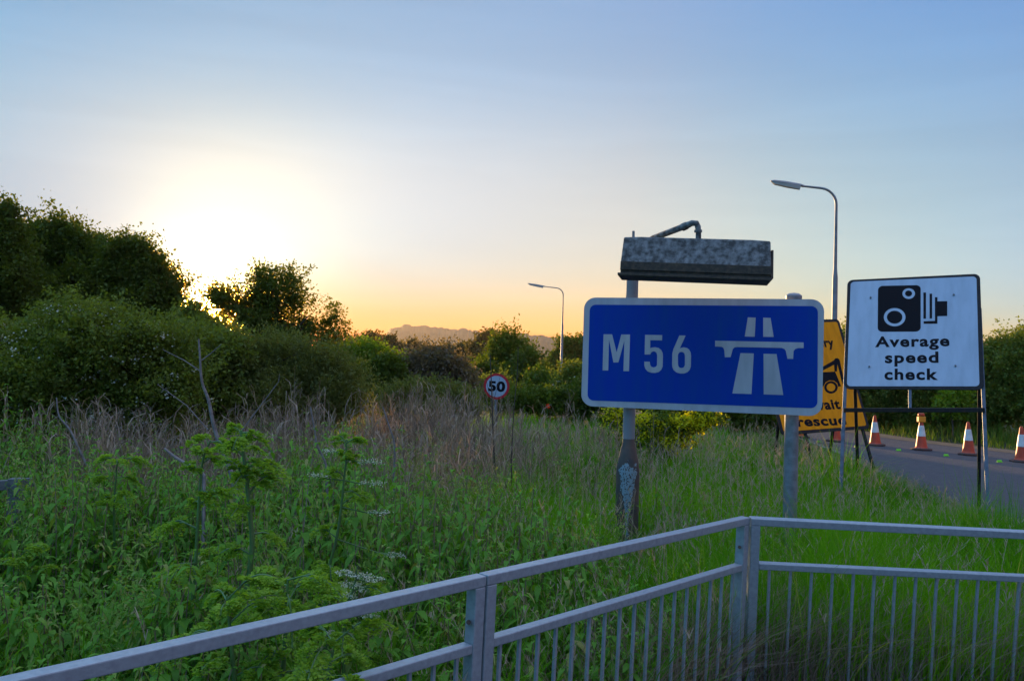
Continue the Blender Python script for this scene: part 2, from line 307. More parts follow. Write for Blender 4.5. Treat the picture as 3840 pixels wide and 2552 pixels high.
def plant(name, label, cat, blobs, d, n, size, mat, thick=.8, group=None, trunk=None, seed=1, flowers=None, crownname='crown', bases=1, dj=.15, **kw):
    """blobs: (px,py,rx,ry[,dd]) as seen from the footway at distance d -> ellipsoids in metres standing there"""
    E = []
    for b in blobs:
        dd = d + (b[4] if len(b) > 4 else 0); c = P(b[0], b[1], dd); rx = b[2] * dd / F; rz = b[3] * dd / F
        E.append((c.x, c.y, max(c.z, rz * .6), rx, max(rx, rz) * thick, rz))
    En = np.array(E); gx = float((En[:, 0] * En[:, 3]).sum() / En[:, 3].sum()); gy = float((En[:, 1] * En[:, 3]).sum() / En[:, 3].sum())
    t = thing(name, label, cat, (gx, gy, 0), group=group)
    V, Q, v, c = leaf_cloud(E, n, size, seed=seed, **kw); V = V - np.array([gx, gy, 0])
    npmesh(crownname, V, Q, mat, t, v)
    if flowers:
        fm, fn, fs, fc = flowers; r = np.random.default_rng(seed + 50)
        u = unit(r.normal(size=(fc, 3)) + np.array([0, -.7, .5])); e = En[r.choice(len(En), fc, p=En[:, 3] / En[:, 3].sum())]; cc = e[:, :3] + u * e[:, 3:] * (.85 + .25 * r.random(fc))[:, None]
        k = r.integers(0, fc, fn); p = cc[k] + r.normal(size=(fn, 3)) * np.array([1, 1, .5]) * fs * 2.2; a = unit(r.normal(size=(fn, 3))) * fs
        V2, Q2 = rhombi(p - np.array([gx, gy, 0]), a, unit(np.cross(a, r.normal(size=(fn, 3)))) * fs * .5, np.full((fn, 1), fs * .1)); npmesh('blossom', V2, Q2, fm, t, np.repeat(r.random(fn), 4))
    if trunk:
        r = random.Random(seed); tb = MB(); tops = sorted(E, key=lambda e: -e[3])[:7]
        for q in range(bases):
            ox, oy = (0, 0) if bases == 1 else (r.uniform(-.5, .5) * En[:, 3].max(), r.uniform(-.3, .3))
            zt = float(np.mean(En[:, 2])); zf = zt * .45
            tb.tube([(ox, oy, -.1), (ox + trunk * .3, oy, zf * .5), (ox * .8 - trunk * .2, oy, zf)], [trunk, trunk * .82, trunk * .7], 8)
            for e in tops[q::bases] if bases > 1 else tops:
                tx, ty, tz = e[0] - gx, e[1] - gy, e[2] + e[5] * .5; m_ = Vector(((ox + tx) / 2 + r.uniform(-.2, .2), (oy + ty) / 2, (zf + tz) / 2 + .2 * (tz - zf)))
                tb.tube([(ox * .8 - trunk * .2, oy, zf - trunk * .4), m_, (tx, ty, tz)], [trunk * .55, trunk * .35, trunk * .1], 6)
                for s_ in range(5):
                    a = m_.lerp(Vector((tx, ty, tz)), r.random()); z = Vector((r.uniform(-1, 1) * e[3], r.uniform(-1, 1) * e[4], r.uniform(0, 1) * e[5])) * .8
                    tb.tube([a, a + z * .5 + Vector((0, 0, .05)), a + z], [trunk * .2, trunk * .12, trunk * .04], 5)
        tb.build('trunk', m_bark, t)
    return t
GT = 'trees on the left skyline'
plant('broadleaf_tree', 'tall dark tree cut by the left edge of the view', 'tree', [(-20, 830, 75, 75), (10, 930, 90, 90), (-60, 1000, 160, 120), (40, 1080, 100, 130), (-30, 1230, 140, 150)], 22, 58000, .09, L_oak, trunk=.2, seed=2, group=GT, tips=.2, cl=170, cr=.2)
plant('broadleaf_tree', 'broad dark tree with the flat bumpy top, second from the left edge', 'tree', [(110, 930, 60, 75), (190, 930, 80, 85), (270, 920, 80, 80), (350, 960, 70, 70), (230, 1060, 200, 120), (120, 1180, 150, 130), (330, 1180, 140, 130)], 25, 115000, .095, L_oak, trunk=.24, seed=3, group=GT, tips=.2, cl=170, cr=.2)
plant('broadleaf_tree', 'dark tree whose right side slopes down towards the sun', 'tree', [(450, 960, 65, 65), (520, 1000, 75, 75), (430, 1080, 110, 110), (560, 1080, 85, 90), (600, 1150, 65, 90), (500, 1200, 150, 120), (640, 1170, 30, 60)], 24, 85000, .09, L_oak, trunk=.22, seed=4, group=GT, tips=.2, cl=170, cr=.19)
plant('field_maple_tree', 'loose-leaved tree standing alone right of the sun, sky showing through', 'tree', [(1010, 1050, 70, 62), (815, 1125, 42, 48), (1010, 1245, 170, 50), (920, 1110, 75, 75), (1090, 1080, 70, 60), (855, 1150, 80, 62), (1000, 1150, 120, 80), (1130, 1150, 55, 60), (1240, 1170, 45, 45), (1275, 1230, 38, 38), (1200, 1230, 60, 55), (950, 1240, 130, 80), (1120, 1260, 110, 70)], 27, 34000, .085, L_oak, trunk=.2, seed=5, cl=95, cr=.19, shell=.5, tips=.2)
plant('sapling', 'thin young tree right below the low sun', 'tree', [(715, 1185, 30, 38), (750, 1230, 60, 45), (690, 1250, 50, 50), (820, 1260, 70, 60)], 18, 9000, .08, L_haw, trunk=.05, seed=6, cl=30, cr=.12, tips=.3)
plant('hawthorn_bush', 'big rounded hawthorn bush dotted with white blossom at the left', 'bush', [(330, 1230, 150, 95), (180, 1330, 170, 140), (420, 1330, 230, 140), (560, 1290, 150, 90), (100, 1480, 190, 170), (330, 1520, 250, 200), (580, 1450, 200, 170), (480, 1640, 220, 130), (180, 1690, 200, 120)], 10.8, 170000, .044, L_haw, trunk=.09, bases=3, seed=7, cr=.11, flowers=(L_wfl, 2600, .03, 260), tips=.34)
plant('hawthorn_bush', 'hawthorn heavy with white blossom against the left edge of the view', 'bush', [(-40, 1330, 60, 110), (-30, 1460, 75, 120), (10, 1320, 45, 60), (-40, 1650, 110, 140)], 11, 26000, .055, L_haw, trunk=.06, seed=8, cr=.12, flowers=(L_wfl, 5000, .032, 150), tips=.25)
plant('thicket_bush', 'dark brown-green thicket below the low sun', 'bush', [(720, 1340, 140, 90), (860, 1380, 130, 90), (740, 1480, 170, 120), (640, 1560, 150, 90), (900, 1540, 150, 100)], 13, 80000, .062, L_haw, trunk=.07, bases=2, seed=9, cr=.14, tips=.2)
plant('willow_bush', 'wide grey-green willow bush right of the sun with feathery top', 'bush', [(900, 1370, 100, 70), (1000, 1340, 90, 60), (1110, 1350, 100, 70), (1230, 1390, 90, 70), (1000, 1450, 170, 110), (1180, 1480, 170, 110), (1290, 1500, 90, 90), (900, 1560, 140, 90), (1120, 1570, 170, 80)], 13, 130000, .055, L_wil, trunk=.07, bases=3, seed=10, cr=.13, slim=.16, tips=.3, droop=-.5)
plant('elder_bush', 'yellow-green elder bush in front of the far trees', 'bush', [(1260, 1350, 60, 40), (1340, 1365, 70, 45), (1390, 1330, 40, 28), (1430, 1390, 80, 40), (1310, 1430, 100, 60), (1500, 1370, 35, 25)], 30, 36000, .10, L_elder, trunk=.1, bases=2, seed=11, cr=.22, tips=.2)
plant('blackthorn_bush', 'small very dark bush between willow and faded hawthorn', 'bush', [(1390, 1430, 80, 60), (1450, 1405, 60, 40), (1420, 1510, 120, 60), (1330, 1470, 70, 65)], 21, 34000, .085, L_oak, trunk=.06, seed=12, cr=.14)
plant('hawthorn_bush', 'rounded hawthorn bush with faded pinkish blossom in mid field', 'bush', [(1620, 1370, 95, 60), (1560, 1390, 80, 50), (1690, 1410, 75, 60), (1620, 1450, 130, 70), (1520, 1440, 70, 50)], 22, 60000, .075, L_pink, trunk=.07, bases=2, seed=13, cr=.15, tips=.25)
plant('willow_bush', 'low feathery green willow left of the round speed limit sign', 'bush', [(1480, 1500, 70, 50), (1580, 1500, 90, 55), (1680, 1500, 80, 55), (1760, 1520, 60, 45), (1600, 1560, 170, 40)], 18, 34000, .075, L_wil, trunk=.05, bases=2, seed=14, cr=.12, slim=.18, tips=.35, droop=-.6)
plant('sycamore_tree', 'bright green tree just right of the round speed limit sign', 'tree', [(1888, 1292, 20, 24), (1925, 1312, 22, 22), (1955, 1335, 26, 26), (1895, 1345, 40, 35), (1850, 1385, 50, 35), (1990, 1410, 50, 32)], 36, 26000, .12, L_mid, trunk=.13, seed=15, cr=.28, tips=.2)
plant('sycamore_tree', 'green tree behind the left street lamp, against the blue sign edge', 'tree', [(2125, 1290, 34, 26), (2165, 1305, 40, 30), (2105, 1345, 38, 28), (2060, 1375, 40, 22), (2150, 1380, 70, 45), (2230, 1350, 60, 60)], 76, 26000, .24, L_mid, trunk=.13, seed=16, cr=.26, tips=.2)
plant('elder_bush', 'low golden-green bush at the foot of the left street lamp', 'bush', [(2020, 1440, 45, 35), (2070, 1460, 50, 35), (2075, 1470, 30, 25), (2040, 1500, 80, 30)], 27, 16000, .1, L_yel, trunk=.05, seed=17, cr=.16)
plant('hawthorn_bush', 'small hawthorn with pale blossom beside the left edge of the blue sign', 'bush', [(2160, 1420, 45, 35), (2130, 1470, 60, 40), (2200, 1450, 45, 50)], 25, 14000, .09, L_haw, trunk=.05, seed=18, cr=.15, flowers=(L_wfl, 900, .05, 60))
plant('bramble_bush', 'low bramble bush on the ground behind the round speed limit sign', 'bush', [(1790, 1490, 80, 45), (1880, 1500, 90, 40), (1850, 1450, 60, 40)], 26, 26000, .085, L_haw, trunk=.03, seed=51, cr=.14, tips=.3)
plant('bramble_bush', 'low bramble bush on the ground below the left edge of the blue sign', 'bush', [(2000, 1505, 70, 36), (2100, 1518, 80, 34), (2210, 1500, 90, 50)], 24, 26000, .085, L_mid, trunk=.03, seed=52, cr=.14, tips=.3)
plant('elder_bush', 'leafy green bush between the round sign and the left lamp', 'bush', [(1980, 1350, 25, 20), (1860, 1440, 40, 45), (1930, 1430, 60, 40), (1800, 1420, 50, 50)], 33, 16000, .13, L_oak, trunk=.06, seed=19, cr=.2)
# broom and hedges near the road
plant('broom_bush', 'bush covered in yellow flowers below the blue sign', 'bush', [(2400, 1640, 55, 32), (2440, 1600, 50, 38), (2560, 1595, 62, 34), (2640, 1568, 42, 26), (2500, 1665, 80, 36), (2310, 1560, 40, 34)], 13, 9000, .05, L_yel, trunk=.03, seed=20, cr=.09, slim=.25, flowers=(L_yfl, 5200, .036, 150), tips=.6)
GH = 'hedge bushes along the far side of the road'
plant('hedge_bush', 'dark hedge bush seen under the blue sign, behind the yellow flowers', 'bush', [(2760, 1560, 100, 80), (2640, 1520, 90, 70), (2860, 1570, 70, 60), (2500, 1500, 90, 50), (2750, 1450, 90, 60)], 22, 60000, .11, L_oak, trunk=.08, bases=2, seed=21, cr=.2, group=GH)
hb = [('hedge bush seen between yellow sign and white camera sign', [(3050, 1420, 90, 90), (3150, 1310, 60, 70), (3160, 1440, 110, 110), (3230, 1530, 90, 60)], 29, 22),
      ('hedge bush directly behind the left legs of the white camera sign', [(3330, 1400, 110, 100), (3260, 1480, 90, 80), (3400, 1500, 110, 80)], 27.5, 23),
      ('hedge bush directly behind the right half of the white camera sign', [(3560, 1380, 110, 100), (3500, 1460, 90, 90), (3620, 1520, 110, 70)], 26.5, 24),
      ('tall green hedge bush just right of the white camera sign', [(3740, 1370, 60, 75), (3700, 1400, 60, 70), (3800, 1380, 70, 80), (3740, 1500, 110, 90)], 25.5, 25),
      ('tall green hedge bush at the right edge of the view', [(3870, 1340, 70, 85), (3930, 1350, 90, 100), (3880, 1480, 110, 110)], 24.5, 26)]
for lb, bl, d_, sd in hb:
    plant('hedge_bush', lb, 'bush', bl, d_, 80000, .09, L_haw, trunk=.09, bases=2, seed=sd, cr=.2, group=GH, tips=.2)
plant('elder_shrub', 'light green shrub at the foot of the dark hedge behind the camera sign legs', 'bush', [(3590, 1490, 45, 30), (3560, 1520, 50, 30)], 23.5, 2600, .1, L_elder, trunk=.03, seed=27, cr=.14, tips=.3)
# far trees
GF = 'far trees below the hill'
ft = [('far rounded tree with ragged top, leftmost below the hill', [(1390, 1270, 38, 18), (1350, 1300, 45, 30), (1420, 1310, 60, 40)], 150, 3500, 31),
      ('far low wood at the right foot of the lone tree', [(1290, 1320, 50, 28), (1330, 1350, 70, 30)], 140, 3000, 32),
      ('far broad tree directly below the left end of the hill', [(1455, 1285, 38, 28), (1500, 1315, 50, 35), (1450, 1350, 80, 40)], 155, 4500, 33),
      ('far narrow tree right of the broad one', [(1550, 1310, 14, 25)], 150, 900, 34),
      ('far bushy tree above the faded hawthorn', [(1590, 1325, 30, 22), (1640, 1330, 35, 18)], 150, 1800, 35),
      ('far slim poplar, left one of the pair below the hill', [(1677, 1320, 9, 24)], 150, 700, 36),
      ('far twin-topped tree between the two slim poplars', [(1705, 1325, 13, 18), (1738, 1318, 17, 24)], 152, 1500, 37),
      ('far slim poplar, right one of the pair below the hill', [(1763, 1328, 8, 20)], 150, 600, 38),
      ('far dense tree rising left of the green sycamore', [(1830, 1285, 42, 30), (1800, 1310, 30, 35), (1840, 1340, 60, 45)], 130, 5000, 39)]
for lb, bl, d_, n, sd in ft: plant('distant_tree', lb, 'tree', bl, d_, n * 2, .5, L_far, trunk=.3, seed=sd, cr=.45, cl=25, lobes=4, group=GF)
def woodland():
    r = np.random.default_rng(77); E = []
    for i in range(760):
        a = r.uniform(-66, 62); d = r.uniform(180, 520); h = r.uniform(2.0, 4.2) * (d / 300) ** .5; x = d * math.tan(A(a)); E.append((x, d, h * .45, h * 1.1, h * 1.0, h * .62))
    V, Q, v, c = leaf_cloud(E, 150000, 1.3, seed=5, cr=1.0, cl=30, lobes=0); o = npmesh('far_woodland', V, Q, L_far, None, v)
    tag(o, 'low far-off woodland along the horizon', 'woodland', kind='stuff')
woodland()
# ------------------------------------------------------------------ ground cover (stuff)
pL, pR = Vector((1.08, 7.7, 0)), Vector((2.41, 7.31, 0))     # feet of the blue sign's posts
def fence_y(x): return np.where(x < 1.22, 3.10 + 1.008 * (x + .116), 4.47 + .05 * (x - 1.2))
def in_road(x, y):
    nx = np.interp(y, nearS[:, 1], nearS[:, 0]); fx = np.interp(y, farS[:, 1], farS[:, 0]); return (x > nx - .14) & (x < fx + .1)
def strips(base, az, h, wd, bend, segs, var, tipw=.08, lean=None, fl=None):
    """bent tapering blades standing at base"""
    n = len(base); t = np.linspace(0, 1, segs + 1); dx, dy = np.cos(az), np.sin(az); V = np.zeros((n, segs + 1, 2, 3)); wx = -dy; wy = dx
    if fl is not None: wx, wy = np.cos(fl), np.sin(fl)
    for i, q in enumerate(t):
        out = bend * h * q ** 2; zz = h * q * (1 - .35 * bend * q)
        ww = wd * (1 - (1 - tipw) * q ** 1.5) * .5
        c = base + np.stack([dx * out, dy * out, zz], 1)
        V[:, i, 0] = c + np.stack([wx * ww, wy * ww, 0 * ww], 1); V[:, i, 1] = c - np.stack([wx * ww, wy * ww, 0 * ww], 1)
    idx = np.arange(n)[:, None] * (segs + 1) * 2; Q = []
    for i in range(segs): Q.append(np.concatenate([idx + 2 * i, idx + 2 * i + 1, idx + 2 * i + 3, idx + 2 * i + 2], 1))
    return V.reshape(-1, 3), np.concatenate(Q), np.repeat(var, (segs + 1) * 2)
def vis(x, y, z=.6, m=700):
    u, v = px_of(np.stack([x, y, np.full_like(x, z)], 1)); return (u > -m) & (u < 3840 + m) & (v < 2552 + 700) & (y > .5)
def scatter(n, x0, x1, y0, y1, r):
    x = r.uniform(x0, x1, n); y = r.uniform(y0, y1, n); ok = (y > fence_y(x) + .10) & ~in_road(x, y) & vis(x, y); return x[ok], y[ok]
def patch(x, y, s, seed):
    r = np.random.default_rng(seed); v = np.zeros_like(x)
    for k in range(7):
        a = r.uniform(0, 6.28); f_ = s * r.uniform(.5, 2.2); v += np.sin(f_ * (x * np.cos(a) + y * np.sin(a)) + r.uniform(0, 6.28))
    return v / 7 * 1.6
def join(L):
    V, Q, W, o = [], [], [], 0
    for v, q, w_ in L: V.append(v); Q.append(q + o); W.append(w_); o += len(v)
    return np.concatenate(V), np.concatenate(Q), np.concatenate(W)
def grass():
    r = np.random.default_rng(21); L = []
    for (n, x0, x1, y0, y1, h0, wd) in ((260000, -3.5, 6.2, 2.2, 8.5, .48, .0065), (120000, -4, 8, 8.5, 15, .5, .009), (70000, -4, 9, 15, 26, .5, .014)):
        x, y = scatter(n, x0, x1, y0, y1, r)
        dens = np.clip((x + .55 * y - 1.6) / 2.6, .15, 1); dens = np.where(y > 9, np.clip((x + 1.5) / 2.6, .2, 1), dens)
        ok = r.random(len(x)) < dens * (.55 + .45 * (patch(x, y, 2.2, 3) > -.1)); x, y = x[ok], y[ok]; n_ = len(x)
        hh = h0 * (.55 + .75 * r.random(n_)) * (1 + .5 * patch(x, y, 1.9, 5)); hh *= np.clip(1.15 - .15 * (y - 9) / 6, .6, 1.15)
        edge = np.interp(y, nearS[:, 1], nearS[:, 0]) - x; hh *= np.clip(.22 + edge * .62, .22, 1)
        for qx, f_ in ((pL.x, .4), (pR.x, .5)): hh = np.where((np.abs(x - qx * y / 7.5) < .22) & (y > 5.2) & (y < 7.7), hh * f_, hh)
        tf = r.random(n_) < .6; q_ = r.integers(0, max(1, n_ // 30), n_); jx, jy = r.normal(0, .035, n_), r.normal(0, .035, n_); x = np.where(tf, x[q_] + jx, x); y = np.where(tf, y[q_] + jy, y); hh = np.where(tf, hh[q_] * (.6 + .6 * r.random(n_)), hh * .85)
        az = np.where(tf, np.arctan2(jy, jx), r.normal(0, 1.3, n_) + 2.2 * patch(x, y, .8, 9)); bend = np.clip(r.normal(.42, .25, n_), .05, 1.1)
        dry = r.random(n_) < .05; var = np.where(dry, .9 + .1 * r.random(n_), np.clip(.35 + .45 * patch(x, y, 1.5, 13) + .4 * (r.random(n_) - .3), 0, .78))
        L.append(strips(np.stack([x, y, np.zeros(n_)], 1), az, np.maximum(hh, .12), wd * (.6 + .9 * r.random(n_)), bend, 4, var, fl=r.uniform(0, 3.14, n_)))
    tag(npmesh('grass', *join([a[:3] for a in L])[:2], L_grass, None, join(L)[2]), 'long green grass of the verge and field edge', 'grass', kind='stuff')
    # far verge of the road
    n = 90000; x = r.uniform(8, 26, n); y = r.uniform(3, 36, n); fx = np.interp(y, farS[:, 1], farS[:, 0]); ok = (x > fx + .45) & (x < fx + 5) & vis(x, y) & (r.random(n) < .5 + .5 * patch(x, y, 2, 2)); x, y, fx = x[ok], y[ok], fx[ok]; n_ = len(x)
    hh = (.12 + .35 * np.clip((x - fx - .4) / 1.2, 0, 1)) * (.6 + .8 * r.random(n_))
    a = strips(np.stack([x, y, np.zeros(n_)], 1), r.uniform(0, 6.28, n_), hh, .018 * (.6 + .8 * r.random(n_)), np.clip(r.normal(.4, .2, n_), .05, 1), 3, r.random(n_), fl=r.uniform(0, 3.14, n_))
    tag(npmesh('verge_grass', a[0], a[1], leafmat('verge_blades', (.05, .12, .012), (.13, .24, .02), (.25, .22, .08)), None, a[2]), 'rough grass strip along the far side of the road', 'grass', kind='stuff')
grass()
def leafstrip(base, d, L_, W_, droop, var, up=np.array([0, 0, 1.])):
    """broad leaves: 3 segments along, folded about the midrib"""
    n = len(base); side = unit(np.cross(d, up)); V = np.zeros((n, 4, 3, 3)); prof = [.25, 1., .8, .05]
    for i, q in enumerate((0, .33, .68, 1.)):
        c = base + d * (L_ * q)[:, None] + np.array([0, 0, -1.]) * (droop * L_ * q * q)[:, None]; wv = side * (W_ * .5 * prof[i])[:, None]
        V[:, i, 0] = c + wv + np.array([0, 0, .12]) * (W_ * prof[i])[:, None]; V[:, i, 1] = c; V[:, i, 2] = c - wv + np.array([0, 0, .12]) * (W_ * prof[i])[:, None]
    idx = np.arange(n)[:, None] * 12; Q = []
    for i in range(3):
        for s_ in range(2): Q.append(np.concatenate([idx + i * 3 + s_, idx + i * 3 + s_ + 1, idx + i * 3 + s_ + 4, idx + i * 3 + s_ + 3], 1))
    return V.reshape(-1, 3), np.concatenate(Q), np.repeat(var, 12)
def nettles():
    r = np.random.default_rng(31); L = []; LS = []
    for (n, x0, x1, y0, y1, hm) in ((7200, -6.5, 2.6, 2.2, 8.5, .82), (2000, -8, 3.5, 8.5, 12, .6)):
        x, y = scatter(n, x0, x1, y0, y1, r); keep = (r.random(len(x)) > .9 * ((np.abs(x - pL.x * y / 7.5) < .25) & (y > 5) & (y < 7.7))) & (r.random(len(x)) < np.clip(1.25 - (x + .45 * y - 1.0) / 2.6, .10, 1) * (.35 + .65 * (patch(x, y, 2.3, 8) > -.15))); x, y = x[keep], y[keep]; n_ = len(x)
        h = hm * (.6 + .5 * r.random(n_)) * (1 + .55 * patch(x, y, 1.9, 6)) * np.clip(1.0 - (x - .2) * .22, .5, 1.05); h *= np.clip(.62 + (y - fence_y(x)) * .22, .5, 1)
        az = r.uniform(0, 6.28, n_); bend = r.uniform(0, .18, n_); base = np.stack([x, y, np.zeros(n_)], 1)
        LS.append(strips(base, az, h, np.full(n_, .010), bend, 4, r.random(n_) * .35, tipw=.4, fl=r.uniform(0, 3.1, n_)))
        K = 11
        for k in range(K):
            q = .22 + .78 * k / (K - 1); out = bend * h * q ** 2; zz = h * q * (1 - .35 * bend * q); c = base + np.stack([np.cos(az) * out, np.sin(az) * out, zz], 1)
            for s_ in (0, 1):
                a = az + k * 1.57 + s_ * 3.14 + r.normal(0, .3, n_); el = r.normal(.15 + .5 * (q > .9), .2, n_); d = np.stack([np.cos(a) * np.cos(el), np.sin(a) * np.cos(el), np.sin(el)], 1)
                Lg = (.062 if q < .8 else .046 - .016 * (q > .95)) * (.75 + .5 * r.random(n_)); L.append(leafstrip(c, d, Lg * 1.15, Lg * .56, r.uniform(.4, 1.3, n_), np.clip(r.normal(.35 + .25 * q, .2, n_), 0, 1)))
        for k in range(7):
            q = r.uniform(.68, .98, n_); out = bend * h * q ** 2; c = base + np.stack([np.cos(az) * out, np.sin(az) * out, h * q * (1 - .35 * bend * q)], 1); a = r.uniform(0, 6.28, n_)
            d = np.stack([np.cos(a) * .6, np.sin(a) * .6, -.5 * np.ones(n_)], 1); L.append(leafstrip(c, d, r.uniform(.03, .06, n_), np.full(n_, .009), r.uniform(.2, .8, n_), .9 + .1 * r.random(n_)))
    V, Q, W = join(L); tag(npmesh('nettle_bed', V, Q, L_net, None, W), 'dense bed of stinging nettles filling the field behind the railing', 'nettles', kind='stuff')
    V, Q, W = join(LS); tag(npmesh('nettle_stems', V, Q, L_dry, None, W), 'upright brown nettle stems in the nettle bed', 'nettles', kind='stuff')
nettles()
def weeds():
    r = np.random.default_rng(61); L = []
    x, y = scatter(5200, -6.5, 3.0, 2.4, 12, r); ok = r.random(len(x)) < np.clip(.1 + 1.1 * patch(x, y, 2.6, 44), .03, 1); x, y = x[ok], y[ok]; n_ = len(x)
    h = r.uniform(.45, 1.1, n_) * np.clip(.55 + (y - fence_y(x)) * .25, .45, 1) * np.clip(1.05 - .12 * (x + 1), .6, 1.1); az = r.uniform(0, 6.28, n_); bend = r.uniform(.05, .4, n_); base = np.stack([x, y, np.zeros(n_)], 1); tone = r.random(n_)
    L.append(strips(base, az, h, np.full(n_, .007), bend, 5, tone * .5, tipw=.3, fl=r.uniform(0, 3.1, n_)))
    for k in range(64):
        q = r.uniform(.15, 1., n_) ** .8; c = base + np.stack([np.cos(az) * bend * h * q ** 2, np.sin(az) * bend * h * q ** 2, h * q * (1 - .35 * bend * q)], 1); c += r.normal(0, 1, (n_, 3)) * (.012 + .05 * (1 - q) * h)[:, None]
        a = r.uniform(0, 6.28, n_); el = r.normal(.3, .45, n_); d = np.stack([np.cos(a) * np.cos(el), np.sin(a) * np.cos(el), np.sin(el)], 1)
        L.append(leafstrip(c, d, r.uniform(.025, .07, n_) * (1.3 - .7 * q), r.uniform(.007, .016, n_), r.uniform(0, .8, n_), np.clip(tone + r.normal(0, .15, n_), 0, 1)))
    V, Q, W = join(L); tag(npmesh('mixed_weeds', V, Q, leafmat('weed_leaves', (.09, .19, .03), (.24, .37, .05), (.34, .30, .13), trans=.4, fwd=0), None, W), 'taller narrow-leaved weeds in clumps among the nettles', 'weeds', kind='stuff')
weeds()
def drystalks():
    r = np.random.default_rng(41); n = 20000; L = []
    x = r.uniform(-9, 2.2, n); y = r.uniform(6.2, 16, n); ok = vis(x, y) & (r.random(n) < np.clip(.5 + 1.3 * patch(x, y, 1.3, 17), .04, 1) * np.clip(1.0 - (x + 1.6) * .35, .15, 1) * np.clip((y - 6.3 - 1.0 * np.maximum(0, x + 1.8)) / 1.5, .04, 1)); x, y = x[ok], y[ok]; n_ = len(x)
    h = (.5 + .75 * r.random(n_) ** 1.6) * (1 + .3 * patch(x, y, 1.4, 4)); az = r.uniform(0, 6.28, n_); bd = np.clip(r.normal(.12, .15, n_), 0, .7); base = np.stack([x, y, np.zeros(n_)], 1); var = r.random(n_) ** 1.5
    L.append(strips(base, az, h, np.full(n_, .011), bd, 4, var, tipw=.3, fl=r.uniform(0, 3.1, n_)))
    for k in range(9):                         # side twigs and seed heads near the top
        q = r.uniform(.5, 1.0, n_); c = base + np.stack([np.cos(az) * bd * h * q ** 2, np.sin(az) * bd * h * q ** 2, h * q * (1 - .35 * bd * q)], 1)
        L.append(strips(c, r.uniform(0, 6.28, n_), r.uniform(.06, .2, n_), np.full(n_, .006 + .004 * (k % 2)), r.uniform(.2, .9, n_), 2, np.clip(var + r.normal(0, .15, n_), 0, 1), tipw=.8, fl=r.uniform(0, 3.1, n_)))
    V, Q, W = join(L); tag(npmesh('dead_stalks', V, Q, L_dry, None, W), 'mass of dead brown stalks standing in the field before the bushes', 'dead stalks', kind='stuff')
    # tall seeding grasses scattered over the verge
    n = 6000; x = r.uniform(-1.5, 6.5, n); y = r.uniform(3.5, 18, n); ok = (y > fence_y(x) + .08) & ~in_road(x, y) & vis(x, y); x, y = x[ok], y[ok]; n_ = len(x); edge = np.interp(y, nearS[:, 1], nearS[:, 0]) - x
    h = r.uniform(.45, .85, n_) * np.clip(.25 + edge * .5, .25, 1); az = r.uniform(0, 6.28, n_); bd = np.clip(r.normal(.35, .25, n_), .05, 1); base = np.stack([x, y, np.zeros(n_)], 1); L = [strips(base, az, h, np.full(n_, .0045), bd, 5, .6 + .4 * r.random(n_), tipw=.5, fl=r.uniform(0, 3.1, n_))]
    for k in range(10):
        q = .82 + .2 * k / 10; c = base + np.stack([np.cos(az) * bd * h * q ** 2, np.sin(az) * bd * h * q ** 2, h * q * (1 - .35 * bd * q)], 1)
        L.append(strips(c, r.uniform(0, 6.28, n_), r.uniform(.02, .05, n_), np.full(n_, .006), r.uniform(.2, .7, n_), 1, .7 + .3 * r.random(n_), tipw=.5, fl=r.uniform(0, 3.1, n_)))
    V, Q, W = join(L); tag(npmesh('seeding_grass', V, Q, L_dry, None, W), 'pale seed-headed grasses standing above the green grass', 'grass', kind='stuff')
    n = 2600; x = r.uniform(-2.2, 1.4, n); y = fence_y(x) + .12 + r.gamma(1.6, .35, n); ok = vis(x, y) & (patch(x, y, 3, 31) > -.1); x, y = x[ok], y[ok]; n_ = len(x)
    a = strips(np.stack([x, y, np.zeros(n_)], 1), r.uniform(0, 6.28, n_), r.uniform(.45, .85, n_), r.uniform(.006, .012, n_), r.uniform(.25, 1.1, n_), 6, r.random(n_) * .6, tipw=.05, fl=r.uniform(0, 3.1, n_))
    tag(npmesh('broad_grass', a[0], a[1], L_grass, None, a[2]), 'long broad arching grass blades just behind the left railing', 'grass', kind='stuff')
    # straw tangled behind the railing
    n = 5200; x = np.concatenate([r.normal(1.25, .35, n // 2), r.uniform(.2, 3.4, n // 2)]); y = fence_y(x) + np.abs(r.normal(.16, .16, len(x))) + .05; n_ = len(x)
    a = strips(np.stack([x, y, np.zeros(n_)], 1), r.uniform(0, 6.28, n_), r.uniform(.2, .7, n_), np.full(n_, .004), r.uniform(.1, .9, n_), 4, r.random(n_) * .8, tipw=.3, fl=r.uniform(0, 3.1, n_))
    tag(npmesh('straw', a[0], a[1], L_dry, None, a[2]), 'dry straw at the foot of the railing corner', 'straw', kind='stuff')
drystalks()
